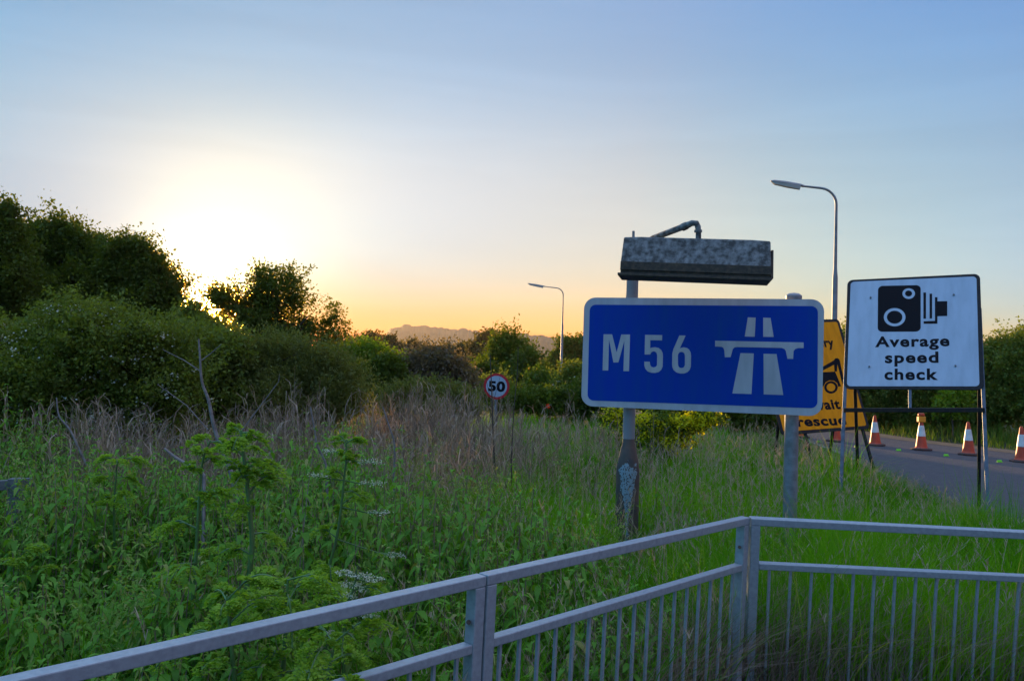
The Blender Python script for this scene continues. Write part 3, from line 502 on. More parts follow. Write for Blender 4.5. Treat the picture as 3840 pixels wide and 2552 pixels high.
# ------------------------------------------------------------------ flat shapes and lettering for signs
RX = Matrix.Rotation(A(90), 4, 'X')
def curve_mesh(cu):
    o = D.objects.new('tmp', cu); COL.objects.link(o); bpy.context.view_layer.update()
    me = D.meshes.new_from_object(o.evaluated_get(bpy.context.evaluated_depsgraph_get())); D.objects.remove(o); D.curves.remove(cu); return me
def flat(name, loops, m, parent, basis, y0=0., th=.002, label=None):
    """filled outline (with holes) in the sign's plane; loops in local x,z; front face y0 towards the reader"""
    cu = D.curves.new(name, 'CURVE'); cu.dimensions = '2D'; cu.fill_mode = 'BOTH'; cu.extrude = th / 2
    for L in loops:
        s = cu.splines.new('POLY'); s.points.add(len(L) - 1); s.use_cyclic_u = True
        for p, q in zip(s.points, L): p.co = (q[0], q[1], 0, 1)
    me = curve_mesh(cu); me.transform(Matrix.Translation((0, -y0 + th / 2 * 0, 0)) @ RX); me.name = name; me.materials.clear(); me.materials.append(m)
    o = D.objects.new(name, me); COL.objects.link(o); o.parent = parent; o.matrix_basis = basis
    if label: o['label'] = label
    return o
def rounded(pts, r, k=7):
    o = []; n = len(pts); pts = [Vector(p) for p in pts]; rr = r if hasattr(r, '__len__') else [r] * n
    for i in range(n):
        a, b, c = pts[i - 1], pts[i], pts[(i + 1) % n]; u = (a - b).normalized(); v = (c - b).normalized(); ang = u.angle(v); d = min(rr[i] / math.tan(ang / 2), (a - b).length * .49, (c - b).length * .49)
        if rr[i] <= 0: o.append(b); continue
        p0, p1 = b + u * d, b + v * d
        for j in range(k + 1):
            t = j / k; w0 = math.sin(ang / 2) if False else .0
            # circular arc through slerp around the centre
            cen = b + (u + v).normalized() * (rr[i] / math.sin(ang / 2) if d == rr[i] / math.tan(ang / 2) else d / math.cos(ang / 2))
            x, y = p0 - cen, p1 - cen; om = x.angle(y); q = (x * math.sin((1 - t) * om) + y * math.sin(t * om)) / math.sin(om); o.append(cen + q)
    return [tuple(q) for q in o]
class Face:
    """a sign's plane in the world; on() gives the local x,z met by the line of sight of a point of the survey picture"""
    def __init__(s, pos, eul): s.M = Matrix.Translation(pos) @ Euler([A(a) for a in eul]).to_matrix().to_4x4(); s.I = s.M.inverted()
    def on(s, px, py, y=0.):
        o = s.I @ C0; d = (s.I.to_3x3() @ (MR @ Vector(((px - CX) / F, -(py - CY) / F, -1)))); t = (y - o.y) / d.y; q = o + d * t; return (q.x, q.z)
    def loop(s, pts, org=(0, 0), k=1.): return [s.on(org[0] + p[0] * k, org[1] + p[1] * k) for p in pts]
def text(body, x0, x1, zb, cap, fc, m, parent, basis, y0, bold=.02, sp=1.08, capch=.73, slope=0., name='lettering', shear=0):
    cu = D.curves.new(name, 'FONT'); cu.body = body; cu.size = 1; cu.offset = bold; cu.space_character = sp; cu.extrude = .0; cu.resolution_u = 5
    me = curve_mesh(cu); co = np.zeros(len(me.vertices) * 3, np.float32); me.vertices.foreach_get('co', co); co = co.reshape(-1, 3)
    a, b = co[:, 0].min(), co[:, 0].max(); sx = (x1 - x0) / (b - a); sz = cap / capch; X = x0 + (co[:, 0] - a) * sx; Z = zb + co[:, 1] * sz + (X - x0) * slope
    co = np.stack([X, np.full_like(X, -y0), Z], 1).astype(np.float32); me.vertices.foreach_set('co', co.ravel()); me.update(); me.name = name; me.materials.clear(); me.materials.append(m)
    o = D.objects.new(name, me); COL.objects.link(o); o.parent = parent; o.matrix_basis = basis; return o
def rel(t, Mw=Matrix.Identity(4)):
    T = Matrix.Translation(t.location) @ t.rotation_euler.to_matrix().to_4x4(); return T.inverted() @ Mw
def wbuild(mb, name, m, t, bevel=0, label=None, frame=Matrix.Identity(4)):
    o = mb.build(name, m, t, bevel, label); o.matrix_basis = rel(t, frame); return o
# ------------------------------------------------------------------ blue motorway sign
f1 = Face((1.628, 7.44, 1.89), (-.61, .23, -16.13))
pL, pR = f1.M @ Vector((-.60, .09, 0)), f1.M @ Vector((.785, .09, 0))
bs = thing('motorway_sign', 'large blue motorway sign reading M 56 with a motorway symbol', 'road sign', (1.628, 7.5, 0), (0, 0, A(-16.13)))
B1 = rel(bs, f1.M)
W1, H1 = 1.025, .4905
flat('border', [rounded([(-W1, -H1), (W1, -H1), (W1, H1), (-W1, H1)], .105)], m_white, bs, B1, 0, .012)
inner = f1.loop([(1012, 594), (2400, 600)], (1800, 900), .4082); xi = inner[0][0]
il = rounded([f1.on(2203.5, 1518 - 18), f1.on(3065, 1530), f1.on(3063 + 4, 1147.5), f1.on(2212.5, 1142)], .055)
flat('blue_panel', [il], m_blue, bs, B1, .0072, .002)
def glyph(nm, loops, org, k, lab=None): return flat(nm, [f1.loop(l, org, k) for l in loops], m_white, bs, B1, .0096, .002, lab)
o3, k3 = (1800, 900), .40816
glyph('letter', [[(1137, 865), (1215, 865), (1257, 1030), (1300, 867), (1380, 867), (1371, 1203), (1319, 1202), (1328, 925), (1273, 1123), (1228, 1123), (1187, 915), (1180, 1197), (1128, 1196)]], o3, k3)
glyph('numeral', [[(1518, 870), (1675, 872), (1674, 921), (1566, 919), (1565, 992), (1580, 986), (1610, 983), (1640, 989), (1665, 1007), (1679, 1035), (1682, 1065), (1679, 1160), (1667, 1190), (1643, 1211), (1610, 1219), (1575, 1217), (1542, 1205), (1520, 1180), (1511, 1150), (1511, 1115), (1562, 1116), (1564, 1145), (1577, 1163), (1597, 1169), (1616, 1163), (1627, 1148), (1629, 1060), (1624, 1036), (1610, 1023), (1593, 1021), (1576, 1029), (1565, 1050), (1514, 1050)]], o3, k3)
glyph('numeral', [[(1833, 875), (1890, 877), (1836, 996), (1850, 988), (1875, 984), (1902, 990), (1922, 1005), (1936, 1030), (1940, 1060), (1938, 1160), (1928, 1190), (1905, 1213), (1875, 1224), (1840, 1224), (1805, 1214), (1780, 1193), (1768, 1165), (1766, 1135), (1768, 1040), (1778, 1000)],
                [(1834, 1030), (1822, 1045), (1819, 1062), (1820, 1140), (1825, 1160), (1838, 1172), (1856, 1174), (1873, 1167), (1883, 1148), (1884, 1062), (1879, 1040), (1866, 1029), (1850, 1026)]], o3, k3)
o4, k4 = (2240, 780), .5868
glyph('motorway_symbol', [[(962, 698), (1012, 700), (1006, 822), (942, 820)], [(1060, 700), (1107, 702), (1127, 823), (1060, 822)], [(915, 926), (1000, 928), (985, 1187), (863, 1183)], [(1062, 930), (1145, 932), (1188, 1193), (1063, 1189)],
     [(753, 847), (1318, 858), (1318, 894), (1285, 894), (1265, 900), (1254, 912), (1251, 963), (1215, 962), (1204, 912), (1196, 900), (1178, 893), (893, 887), (876, 890), (866, 900), (852, 952), (815, 952), (812, 910), (806, 893), (795, 886), (753, 884)]], o4, k4)
# peeling paint on the lower left post
def peel():
    m = D.materials.new('post_with_peeling_paint'); m.use_nodes = True; t = m.node_tree; b = t.nodes['Principled BSDF']; b.inputs['Roughness'].default_value = .65; b.inputs['Metallic'].default_value = 0
    co = N(t, 'ShaderNodeTexCoord').outputs['Object']; s = N(t, 'ShaderNodeSeparateXYZ', (co,)); x, z = s.outputs[0], s.outputs[2]
    n = N(t, 'ShaderNodeTexNoise', {0: co, 'Scale': 22.0, 'Detail': 5.0}).outputs[0]; n2 = N(t, 'ShaderNodeTexNoise', {0: co, 'Scale': 7.0, 'Detail': 4.0}).outputs[0]
    # funnel: half width grows from .012 (z<.42) to .085 (z .74), ends near z .86
    wd = N(t, 'ShaderNodeMapRange', (z, .42, .78, .010, .070)).outputs[0]
    wob = M(t, 'MULTIPLY', M(t, 'SUBTRACT', n, .5), .16)
    ins = M(t, 'LESS_THAN', M(t, 'ADD', M(t, 'ABSOLUTE', M(t, 'ADD', x, .012)), M(t, 'MULTIPLY', wob, .45)), wd)
    top = M(t, 'LESS_THAN', M(t, 'ADD', z, M(t, 'MULTIPLY', wob, 2.2)), .87)
    fl_ = M(t, 'LESS_THAN', N(t, 'ShaderNodeTexNoise', {0: co, 'Scale': 70.0, 'Detail': 4.0}).outputs[0], .56)
    mask = M(t, 'MULTIPLY', M(t, 'MULTIPLY', ins, top), fl_)
    c1 = N(t, 'ShaderNodeMix', data_type='RGBA'); t.links.new(N(t, 'ShaderNodeMapRange', (n2, .4, .6, 0., 1.)).outputs[0], c1.inputs[0]); c1.inputs[6].default_value = (.12, .075, .055, 1); c1.inputs[7].default_value = (.065, .055, .05, 1)
    c2 = N(t, 'ShaderNodeMix', data_type='RGBA'); t.links.new(mask, c2.inputs[0]); t.links.new(c1.outputs[2], c2.inputs[6]); c2.inputs[7].default_value = (.22, .30, .34, 1)
    up = M(t, 'GREATER_THAN', z, 1.12)
    c3 = N(t, 'ShaderNodeMix', data_type='RGBA'); t.links.new(up, c3.inputs[0]); t.links.new(c2.outputs[2], c3.inputs[6]); c3.inputs[7].default_value = (.20, .20, .21, 1)
    t.links.new(c3.outputs[2], b.inputs['Base Color']); bn = N(t, 'ShaderNodeBump', {'Strength': .4, 'Distance': .01, 'Height': n}); t.links.new(bn.outputs[0], b.inputs['Normal']); return m
lp = MB(); lp.lathe([(.105, -.2), (.105, .80), (.102, .86), (.072, 1.03), (.060, 1.06), (.060, 1.075), (.055, 1.085), (.055, 2.86), (.03, 2.88), (.014, 2.90), (.012, 3.0)], 20)
o = lp.build('post', peel(), bs, label='lit post, thick at the foot with flaking pale blue paint'); o.matrix_basis = rel(bs, Matrix.Translation((pL.x, pL.y + .03, 0)))
rp = MB(); rp.lathe([(.058, -.2), (.058, 2.40)], 20); o = rp.build('post', m_pole, bs, label='plain round grey post'); o.matrix_basis = rel(bs, Matrix.Translation((pR.x, pR.y, 0)))
cp = MB(); cp.lathe([(.066, 2.385), (.069, 2.40), (.067, 2.415), (.045, 2.432), (.01, 2.438)], 20); o = cp.build('post_cap', m_pole, bs); o.matrix_basis = rel(bs, Matrix.Translation((pR.x, pR.y, 0)))
for z_ in (-.3, .3):
    rb = MB(); rb.box((-.98, .012, z_ - .02), (.98, .032, z_ + .02)); o = rb.build('rear_rail', m_pole, bs); o.matrix_basis = B1
# hooded sign light on its arm: fixed to the post, a fitting of the sign
lc = P(2606, 972, 6.85)
LM = Matrix.Translation(lc) @ Matrix.Rotation(A(-12), 4, 'Z') @ Matrix.Rotation(A(1.9), 4, 'Y')
sl = thing('sign_light', 'stained grey hooded box light on a bent pipe above the blue sign', 'sign light', (lc.x, lc.y, lc.z - .17), (0, 0, A(-12)))
hw = .578
prof = [(-.19, -.125), (-.185, -.06), (-.10, .155), (.10, .155), (.185, -.06), (.19, -.125)]
hb_ = MB(); n = len(prof); nx = 9; V = []
for i in range(nx):
    fx = -1 + 2 * i / (nx - 1); sc_ = 1.0 if abs(fx) < .99 else .965
    for (y, z) in prof: V.append((fx * hw * (1 if z < 0 else .985), y * sc_, z * (sc_ if z > 0 else 1)))
hb_.add(V, [(i * n + k, (i + 1) * n + k, (i + 1) * n + k + 1, i * n + k + 1) for i in range(nx - 1) for k in range(n - 1)] + [tuple(range(n)), tuple(range((nx - 1) * n, nx * n))[::-1]])
wbuild(hb_, 'hood', m_lum, sl, .012, frame=LM)
bd = MB(); bd.box((-hw + .004, -.178, -.148), (hw - .004, .178, -.1255)); wbuild(bd, 'lamp_tray', m_rust, sl, .003, frame=LM)
lip = MB(); lip.box((-hw - .016, -.198, -.170), (hw + .005, .198, -.149)); wbuild(lip, 'lower_frame', m_rust, sl, .004, frame=LM)
dk = MB(); dk.add([(-hw + .002, -.1925, -.122), (hw - .002, -.1925, -.122), (hw - .002, -.1905, -.0615), (-hw + .002, -.1905, -.0615)], [(0, 1, 2, 3)]); dk.box((-hw + .002, -.193, -.124), (hw - .002, -.186, -.058)); wbuild(dk, 'dark_band', m_rust, sl, .002, frame=LM)  # darker band along the lower front of the hood
ep = MB(); ep.add([(hw + .002, -.17, -.15), (hw + .002, .17, -.15), (hw + .002, .15, .085), (hw + .002, -.06, .085), (hw + .02, -.17, -.15), (hw + .02, .17, -.15), (hw + .02, .15, .085), (hw + .02, -.06, .085)], [(0, 1, 2, 3), (7, 6, 5, 4), (0, 4, 5, 1), (1, 5, 6, 2), (2, 6, 7, 3), (3, 7, 4, 0)]); wbuild(ep, 'end_plate', m_rust, sl, .003, frame=LM)
ar = MB(); pt = Vector((pL.x, pL.y + .03, 2.82)); q1 = P(2450, 893, 7.35); q2 = P(2583, 842, 6.86); q3 = P(2603, 836, 6.8); q4 = P(2617, 850, 6.8); q5 = P(2619, 868, 6.8); q6 = P(2619, 905, 6.8)
ar.tube([pt, q1, q2, q2.lerp(q3, .6) + Vector((0, 0, .004)), q3.lerp(q4, .5) + Vector((.004, 0, .012)), q4, q5, q6], [.026, .026, .026, .024, .024, .024, .022, .022], 12); wbuild(ar, 'arm', m_lum, sl)
for a_, b_, r__ in ((P(2560, 852, 6.93), P(2574, 846, 6.9), .032), (P(2618, 862, 6.8), P(2618, 871, 6.8), .031), (pt - Vector((0, 0, .05)), pt + Vector((0, 0, .05)), .064)):
    c_ = MB(); c_.tube([a_, b_], r__, 14); wbuild(c_, 'collar', m_lum, sl)
# ------------------------------------------------------------------ white average speed check sign
f2 = Face((4.863, 10.381, 2.292), (-21.73, -1.71, -27.46))
t2 = thing('speed_camera_sign', 'white temporary sign with camera symbol reading Average speed check', 'road sign', (4.863, 10.0, 0), (0, 0, A(-27.46)))
B2 = rel(t2, f2.M); o5, k5 = (2880, 950), .40816
flat('frame', [rounded([(-.75, -.749), (.75, -.749), (.75, .749), (-.75, .749)], .07)], m_frame, t2, B2, -.004, .02)
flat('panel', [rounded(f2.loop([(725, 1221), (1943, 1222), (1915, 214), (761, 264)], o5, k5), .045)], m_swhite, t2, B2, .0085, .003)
def ell(cx, cy, a, b, n=28, rot=0): return [(cx + a * math.cos(2 * math.pi * i / n), cy + b * math.sin(2 * math.pi * i / n)) for i in range(n)]
def rr5(x0, y0, x1, y1, r): return rounded(f2.loop([(x0, y1), (x1, y1 - 2), (x1, y0 - 2), (x0 + 4, y0 + 6)], o5, k5), r)
flat('camera_symbol', [rr5(1008, 296, 1403, 722, .055), f2.loop(ell(1293, 372, 58, 49), o5, k5), f2.loop(ell(1164, 588, 100, 84), o5, k5)], m_black, t2, B2, .0110, .001)
flat('camera_symbol', [f2.loop(ell(1292, 371, 32, 27), o5, k5)], m_black, t2, B2, .0110, .001)
flat('camera_symbol', [f2.loop(ell(1164, 588, 71, 59), o5, k5)], m_black, t2, B2, .0110, .001)
flat('camera_symbol', [f2.loop([(1428, 362), (1452, 362), (1452, 602), (1428, 602)], o5, k5)], m_black, t2, B2, .0110, .001)
flat('camera_symbol', [f2.loop([(1485, 373), (1508, 373), (1508, 600), (1485, 600)], o5, k5)], m_black, t2, B2, .0110, .001)
flat('camera_symbol', [f2.loop([(1534, 405), (1557, 405), (1557, 443), (1647, 441), (1647, 577), (1557, 580), (1557, 648), (1430, 649), (1430, 626), (1534, 622)], o5, k5)], m_black, t2, B2, .0110, .001)
def tx2(body, xa, xb, yb, yt):
    a, b, c = f2.on(o5[0] + xa * k5, o5[1] + yb * k5), f2.on(o5[0] + xb * k5, o5[1] + yb * k5), f2.on(o5[0] + (xa + xb) / 2 * k5, o5[1] + yt * k5)
    mid = (a[1] + b[1]) / 2; text(body, a[0], b[0], mid, c[1] - mid, f2, m_black, t2, B2, .0116, .032, 1.14)
tx2('Average', 985, 1668, 855, 757); tx2('speed', 1075, 1567, 1004, 903); tx2('check', 1070, 1562, 1159, 1057)
for (x, y) in ((944, 410), (1706, 384), (931, 1043), (1722, 1035)):
    x_, z_ = f2.on(o5[0] + x * k5, o5[1] + y * k5); bb = MB(); bb.tube([(x_, -.010, z_), (x_, -.022, z_)], .013, 10); bb.tube([(x_, -.022, z_), (x_, -.04, z_)], .006, 8); o = bb.build('bolt', m_pole, t2); o.matrix_basis = B2
zb_ = -.749
def legs2():
    fl, fr = f2.M @ Vector((-.735, .03, .3)), f2.M @ Vector((.735, .03, .3)); dn = (f2.M.to_3x3() @ Vector((0, 0, -1)))
    for p_, off in ((fl, Vector((-.03, -.0, 0))), (fr, Vector((.02, 0, 0)))):
        b = MB(); e = p_ + dn * ((p_.z + .03) / -dn.z); b.bar(p_, e + off, .04, .035, (f2.M.to_3x3() @ Vector((0, 1, 0)))); wbuild(b, 'front_leg', m_fgrey, t2, .003)
    back = f2.M.to_3x3() @ Vector((0, 1, 0)); hb2 = Vector((back.x, back.y, 0)).normalized()
    for p_, x_ in ((fl, .05), (fr, 0.0)):
        top = p_ + hb2 * .05 + Vector((x_, 0, 0)); e = Vector((p_.x, p_.y, -.03)) + hb2 * .88 + Vector((x_ + .03, 0, 0)); b = MB(); b.bar(top, e, .04, .035, hb2); wbuild(b, 'rear_leg', m_frame, t2, .003)
    cb = MB(); a = f2.M @ Vector((-.75, .0, -.749 - .275)); c = f2.M @ Vector((.75, .0, -.749 - .245)); cb.bar(a, c, .04, .05, (0, 0, 1)); wbuild(cb, 'crossbar', m_frame, t2, .003)
    cs = MB(); cs.bar(f2.M @ Vector((-.02, .02, -.7)), f2.M @ Vector((-.02, .02, -1.01)), .035, .035, back); wbuild(cs, 'centre_strut', m_fgrey, t2, .003)
legs2()
# ------------------------------------------------------------------ yellow recovery sign
K3 = 1.13
p3 = C0 + (Vector((4.672, 13.299, 1.732)) - C0) * K3
f3 = Face(p3, (-19.84, -3.74, 17.7)); w3, h3 = .8 * K3, .916 * K3
t3 = thing('recovery_sign', 'yellow temporary sign partly behind the blue sign, reading recovery, Await, rescue', 'road sign', (p3.x, p3.y - .2, 0), (0, 0, A(17.7)))
B3 = rel(t3, f3.M)
flat('frame', [rounded([(-w3, -h3), (w3, -h3), (w3, h3), (-w3, h3)], .07)], m_frame, t3, B3, -.004, .02)
flat('panel', [rounded([(-w3 + .055, -h3 + .055), (w3 - .055, -h3 + .055), (w3 - .055, h3 - .055), (-w3 + .055, h3 - .055)], .035)], m_yel, t3, B3, .0085, .003)
def tx3(body, xa, xb, yb, yt, wide, cap=.73):    # xb: right end; the word keeps going left behind the blue sign
    a, b, c = f3.on(o5[0] + xa * k5, o5[1] + yb[0] * k5), f3.on(o5[0] + xb * k5, o5[1] + yb[1] * k5), f3.on(o5[0] + xb * k5, o5[1] + yt * k5)
    sl_ = (b[1] - a[1]) / (b[0] - a[0]); x0 = b[0] - (b[0] - a[0]) * wide; text(body, x0, b[0], b[1] - (b[0] - x0) * sl_, c[1] - b[1], f3, m_black, t3, B3, .0112, .038, 1.1, capch=cap, slope=sl_)
tx3('recovery', 508, 608, (858, 855), 797, 3.9, .52); tx3('Await', 497, 667, (1432, 1424), 1358, 2.0, .52)
a3 = lambda q: [f3.on(2880 + x * k5, 1500 + y * k5) for x, y in q]
(ax, az_), (bx_, bz_) = a3([(272, 240), (722, 222)]); sl3 = (bz_ - az_) / (bx_ - ax); cz = a3([(500, 165)])[0][1]; zm = (az_ + bz_) / 2
text('rescue', ax, bx_, az_, abs(cz - zm), f3, m_black, t3, B3, .0112, .038, 1.1, capch=.54, slope=sl3)
L3 = lambda q: f3.loop(q, o5, k5)
flat('breakdown_truck_symbol', [L3([(330, 1100), (612, 1086), (640, 1150), (668, 1220), (642, 1224), (632, 1190), (600, 1168), (560, 1166), (525, 1185), (505, 1222), (330, 1232)])], m_black, t3, B3, .0112, .001)
flat('breakdown_truck_symbol', [L3(ell(575, 1230, 62, 57)), L3(ell(575, 1230, 40, 37))], m_black, t3, B3, .0112, .001)
flat('breakdown_truck_symbol', [L3([(470, 1058), (598, 985), (615, 964), (635, 962), (650, 972), (658, 990), (668, 1040), (698, 1170), (684, 1200), (672, 1170), (648, 1070), (634, 1018), (630, 1084), (608, 1086), (604, 1022), (520, 1066), (470, 1092)])], m_black, t3, B3, .0112, .001)
def legs3():
    dn = f3.M.to_3x3() @ Vector((0, 0, -1)); back = f3.M.to_3x3() @ Vector((0, 1, 0)); hb3 = Vector((back.x, back.y, 0)).normalized()
    for sx in (-.45, .86):
        p_ = f3.M @ Vector((sx * w3, .03, .2)); e = p_ + dn * ((p_.z + .03) / -dn.z); b = MB(); b.bar(p_, e, .045, .04, back); wbuild(b, 'front_leg', m_frame, t3, .003)
        e2 = Vector((e.x, e.y, -.03)) + hb3 * 1.5 + Vector((.12, 0, 0)); b = MB(); b.bar(p_ + hb3 * .06, e2, .045, .04, hb3); wbuild(b, 'rear_leg', m_frame, t3, .003)
legs3()
# ------------------------------------------------------------------ 50 sign
c5 = P(1862, 1448, 19.6)
t5 = thing('speed_limit_sign', 'round white sign with red rim reading 50, among the weeds', 'road sign', (c5.x, c5.y, 0), (0, 0, A(-4)))
F5 = Face(c5, (0, 1.5, -4)); B5 = rel(t5, F5.M)
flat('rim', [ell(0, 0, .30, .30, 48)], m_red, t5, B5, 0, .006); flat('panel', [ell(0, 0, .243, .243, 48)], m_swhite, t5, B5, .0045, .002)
text('50', -.19, .20, -.105, .225, F5, m_black, t5, B5, .0066, .045, 1.05)
pb = MB(); pb.tube([(c5.x, c5.y + .05, -.2), (c5.x, c5.y + .05, c5.z + .2)], .035, 12); wbuild(pb, 'post', m_pole, t5)
# ------------------------------------------------------------------ street lamps
def lamp(label, base, H, arm_dir, arm_len, hl, sc=1.):
    t = thing('street_lamp', label, 'street lamp', base, group='street lamps along the road')
    b = MB(); b.lathe([(.13, -.3), (.13, 1.2), (.10, 1.3), (.085, H * .62), (.068, H * .64), (.058, H * .66), (.045, H - .8)], 14); b.build('column', m_grey, t)
    d = Vector((math.cos(arm_dir), math.sin(arm_dir), 0)); pts = [(0, 0, H - .85)]; R_ = .55
    for k in range(7):
        a = math.pi / 2 * k / 6 * .93; pts.append(tuple(d * (R_ - R_ * math.cos(a)) + Vector((0, 0, H - R_ + R_ * math.sin(a) - .05))))
    e = Vector(pts[-1]); tip = e + d * (arm_len - R_) + Vector((0, 0, (arm_len - R_) * .10)); pts.append(tuple(tip))
    b = MB(); b.tube(pts, [.045] * 4 + [.04] * 4 + [.033], 10); b.build('arm', m_grey, t)
    # lantern: long shallow tray with bowl
    u = (d + Vector((0, 0, .15))).normalized(); side = Vector((-d.y, d.x, 0)); upv = side.cross(u) * -1
    if upv.z < 0: upv = -upv
    def ring(s, wtop, ztop, zbot): c = tip + u * s; return [c + side * wtop + upv * .0, c + side * wtop * .6 + upv * ztop, c - side * wtop * .6 + upv * ztop, c - side * wtop, c - side * wtop * .8 - upv * zbot, c + side * wtop * .8 - upv * zbot]
    def hull(rings, nm, m):
        b = MB(); V = [q for r in rings for q in r]; n = len(rings[0]); b.add(V, [(i * n + k, i * n + (k + 1) % n, (i + 1) * n + (k + 1) % n, (i + 1) * n + k) for i in range(len(rings) - 1) for k in range(n)] + [tuple(range(n))[::-1], tuple(range((len(rings) - 1) * n, len(rings) * n))]); return b.build(nm, m, t, .008)
    hull([ring(-.12, .05, .04, .03), ring(0.0, .09, .06, .01), ring(hl * .5, .12, .07, .01), ring(hl * .9, .10, .05, .01), ring(hl, .04, .02, .005)], 'lantern', m_grey)
    hull([ring(.0, .085, -.012, .13), ring(hl * .4, .11, -.012, .12), ring(hl * .85, .09, -.012, .09), ring(hl * .97, .03, -.012, .02)], 'bowl', m_glass)
    return t
lamp('nearer tall street lamp rising between the blue and white signs', (P(3126, 1400, 28.4).x, P(3126, 1400, 28.4).y, 0), 8.02, A(176), 1.25, 1.0)
l2 = P(2105, 1372, 66)
lamp('farther street lamp left of the blue sign, its foot among bushes', (l2.x, l2.y, 0), 7.9, A(178), 1.6, 1.25)
# ------------------------------------------------------------------ cones and road studs
def cone_parts(t, light=False):
    b = MB(); r = lambda z: .135 - (.135 - .032) * (z - .05) / .68
    b.lathe([(.155, .045), (.14, .06), (r(.10), .10), (r(.33), .33)], 24); b.lathe([(r(.33) - .001, .329), (r(.58) - .001, .581)], 24); b.lathe([(r(.58), .58), (r(.72), .72), (.028, .735), (.022, .745), (.02, .75)], 24); b.build('cone_body', m_cone, t)
    b = MB(); b.lathe([(r(.33) + .004, .33), (r(.58) + .004, .58), (r(.58), .583)], 24); b.build('reflective_sleeve', m_cwhite, t)
    b = MB(); b.add([(.235 * math.cos(A(45 * k + 22.5)), .235 * math.sin(A(45 * k + 22.5)), z) for z in (.0, .035) for k in range(8)] + [(.19 * math.cos(A(45 * k + 22.5)), .19 * math.sin(A(45 * k + 22.5)), .055) for k in range(8)],
                    [tuple(range(8))[::-1], tuple(range(16, 24))] + [(i * 8 + k, i * 8 + (k + 1) % 8, (i + 1) * 8 + (k + 1) % 8, (i + 1) * 8 + k) for i in range(2) for k in range(8)]); b.build('base', m_rub, t, .005)
    if light:
        b = MB(); b.box((-.085, -.06, .66), (.085, .06, .80)); o = b.build('warning_lamp', m_amber, t, .015); b2 = MB(); b2.lathe([(.05, .80), (.075, .815), (.075, .86), (.05, .875)], 14); x = b2.build('lens', m_cone, o)
cn = [((3832, 1733), 'traffic cone cut by the right edge of the view', 0), ((3632, 1707), 'traffic cone framed between the middle and right leg of the camera sign', 0), ((3455, 1688), 'traffic cone carrying a yellow warning lamp', 1), ((3282, 1671), 'traffic cone just right of the yellow sign', 0),
      ((3133, 1656), 'traffic cone whose top is hidden behind the yellow sign', 0), ((3003, 1641), 'farthest traffic cone, only its base seen beside the right post of the blue sign', 0)]
src = None
for i, (q, lb, li) in enumerate(cn):
    p = G(*q); t = thing('traffic_cone', lb, 'traffic cone', (p.x, p.y, .008), (random.uniform(-.035, .035), random.uniform(-.035, .035), random.uniform(0, 1)), 'traffic cones in a line on the road')
    if li: cone_parts(t, True)
    elif src is None: cone_parts(t); src = t
    else:
        for ch in list(src.children):
            c = ch.copy(); COL.objects.link(c); c.parent = t
for (px, py), lb in zip([(3370, 1691), (3548, 1711), (3748, 1734), (3213, 1677), (3070, 1659)], ['lime green road stud between the lamp cone and the cone by the yellow sign', 'lime green road stud left of the cone by the sign legs', 'lime green road stud nearest the right edge of the view', 'lime green road stud between the two cones by the yellow sign', 'farthest lime green road stud, in line with the cones']):
    p = G(px, py); b = MB(); b.box((-.055, -.03, 0), (.055, .03, .012)); b.box((-.05, .0, .012), (.05, .008, .045)); o = b.build('road_stud', m_stud, None, .003); o.location = (p.x, p.y, .012); tag(o, lb, 'road stud', 'lime road studs')
# ------------------------------------------------------------------ pedestrian guard rails
def guard(label, a, b, down, nb, s0, s1, holes=()):
    """a,b: world centres of the top rail ends; down: unit vector along the posts"""
    a, b, dn = Vector(a), Vector(b), Vector(down).normalized(); t = thing('guard_rail', label, 'railing', (a.x, a.y, 0), group='galvanised guard rail panels'); u = (b - a).normalized(); up = -dn
    up = (up - u * up.dot(u)).normalized(); dn = -up if abs(dn.dot(u)) < .02 else dn
    ps = .05; nrm = u.cross(up)
    def bld(mb, n, bev=.004, lab=None, mt=None): return wbuild(mb, n, mt or m_galv, t, bev, lab)
    q = MB(); q.bar(a, b, .05, .038, up); bld(q, 'top_rail')
    for e, s_ in ((a, 1), (b, -1)):
        q = MB(); c = e + u * s_ * ps / 2; q.bar(c - up * .0195, c + dn * ((c.z + .15) / -dn.z), ps, .048, u); bld(q, 'post')
    lo = .236; q = MB(); q.bar(a + dn * lo + u * ps, b + dn * lo - u * ps, .045, .034, up); bld(q, 'lower_rail')
    q = MB(); q.bar(a + dn * .93 + u * ps, b + dn * .93 - u * ps, .045, .034, up); bld(q, 'bottom_rail')
    L_ = (b - a).length
    for k in range(nb):
        c = a + u * (s0 + (L_ - s0 - s1) * k / (nb - 1)); q = MB(); q.bar(c + dn * (lo + .0172), c + dn * (.93 - .0172), .013, .013, u); bld(q, 'baluster', .0015)
    for e in holes:
        q = MB(); c = Vector(e); v_ = (C0 - c).normalized(); q.tube([c - v_ * .06, c + v_ * .003], .0085, 12); bld(q, 'bolt', 0, None, m_rust)
    return t
dL = MR @ Vector((-.05, -1, 0)); dR = MR @ Vector((-.012, -1, -.10))
a2, b2 = P(1812, 2170, 3.10), P(2796, 1949, 4.44)
uL = (b2 - a2).normalized(); b1 = P(1806, 2172, 3.093); a1 = b1 - uL * 1.9
guard('guard rail panel running from the lower left corner to the first joint', a1, b1 , dL, 17, .104, .104, [P(1757, 2331, 3.04)])
guard('guard rail panel in the middle, between the joint and the corner', a2, b2, dL, 17, .104, .104, [P(2773, 2050, 4.39)])
a3_, b3_ = P(2813, 1951, 4.43), P(3840, 2003, 4.50); b3_ = a3_ + (b3_ - a3_).normalized() * 2.0
guard('guard rail panel on the right, crossing in front of the verge', a3_, b3_, dR, 17, .113, .09)
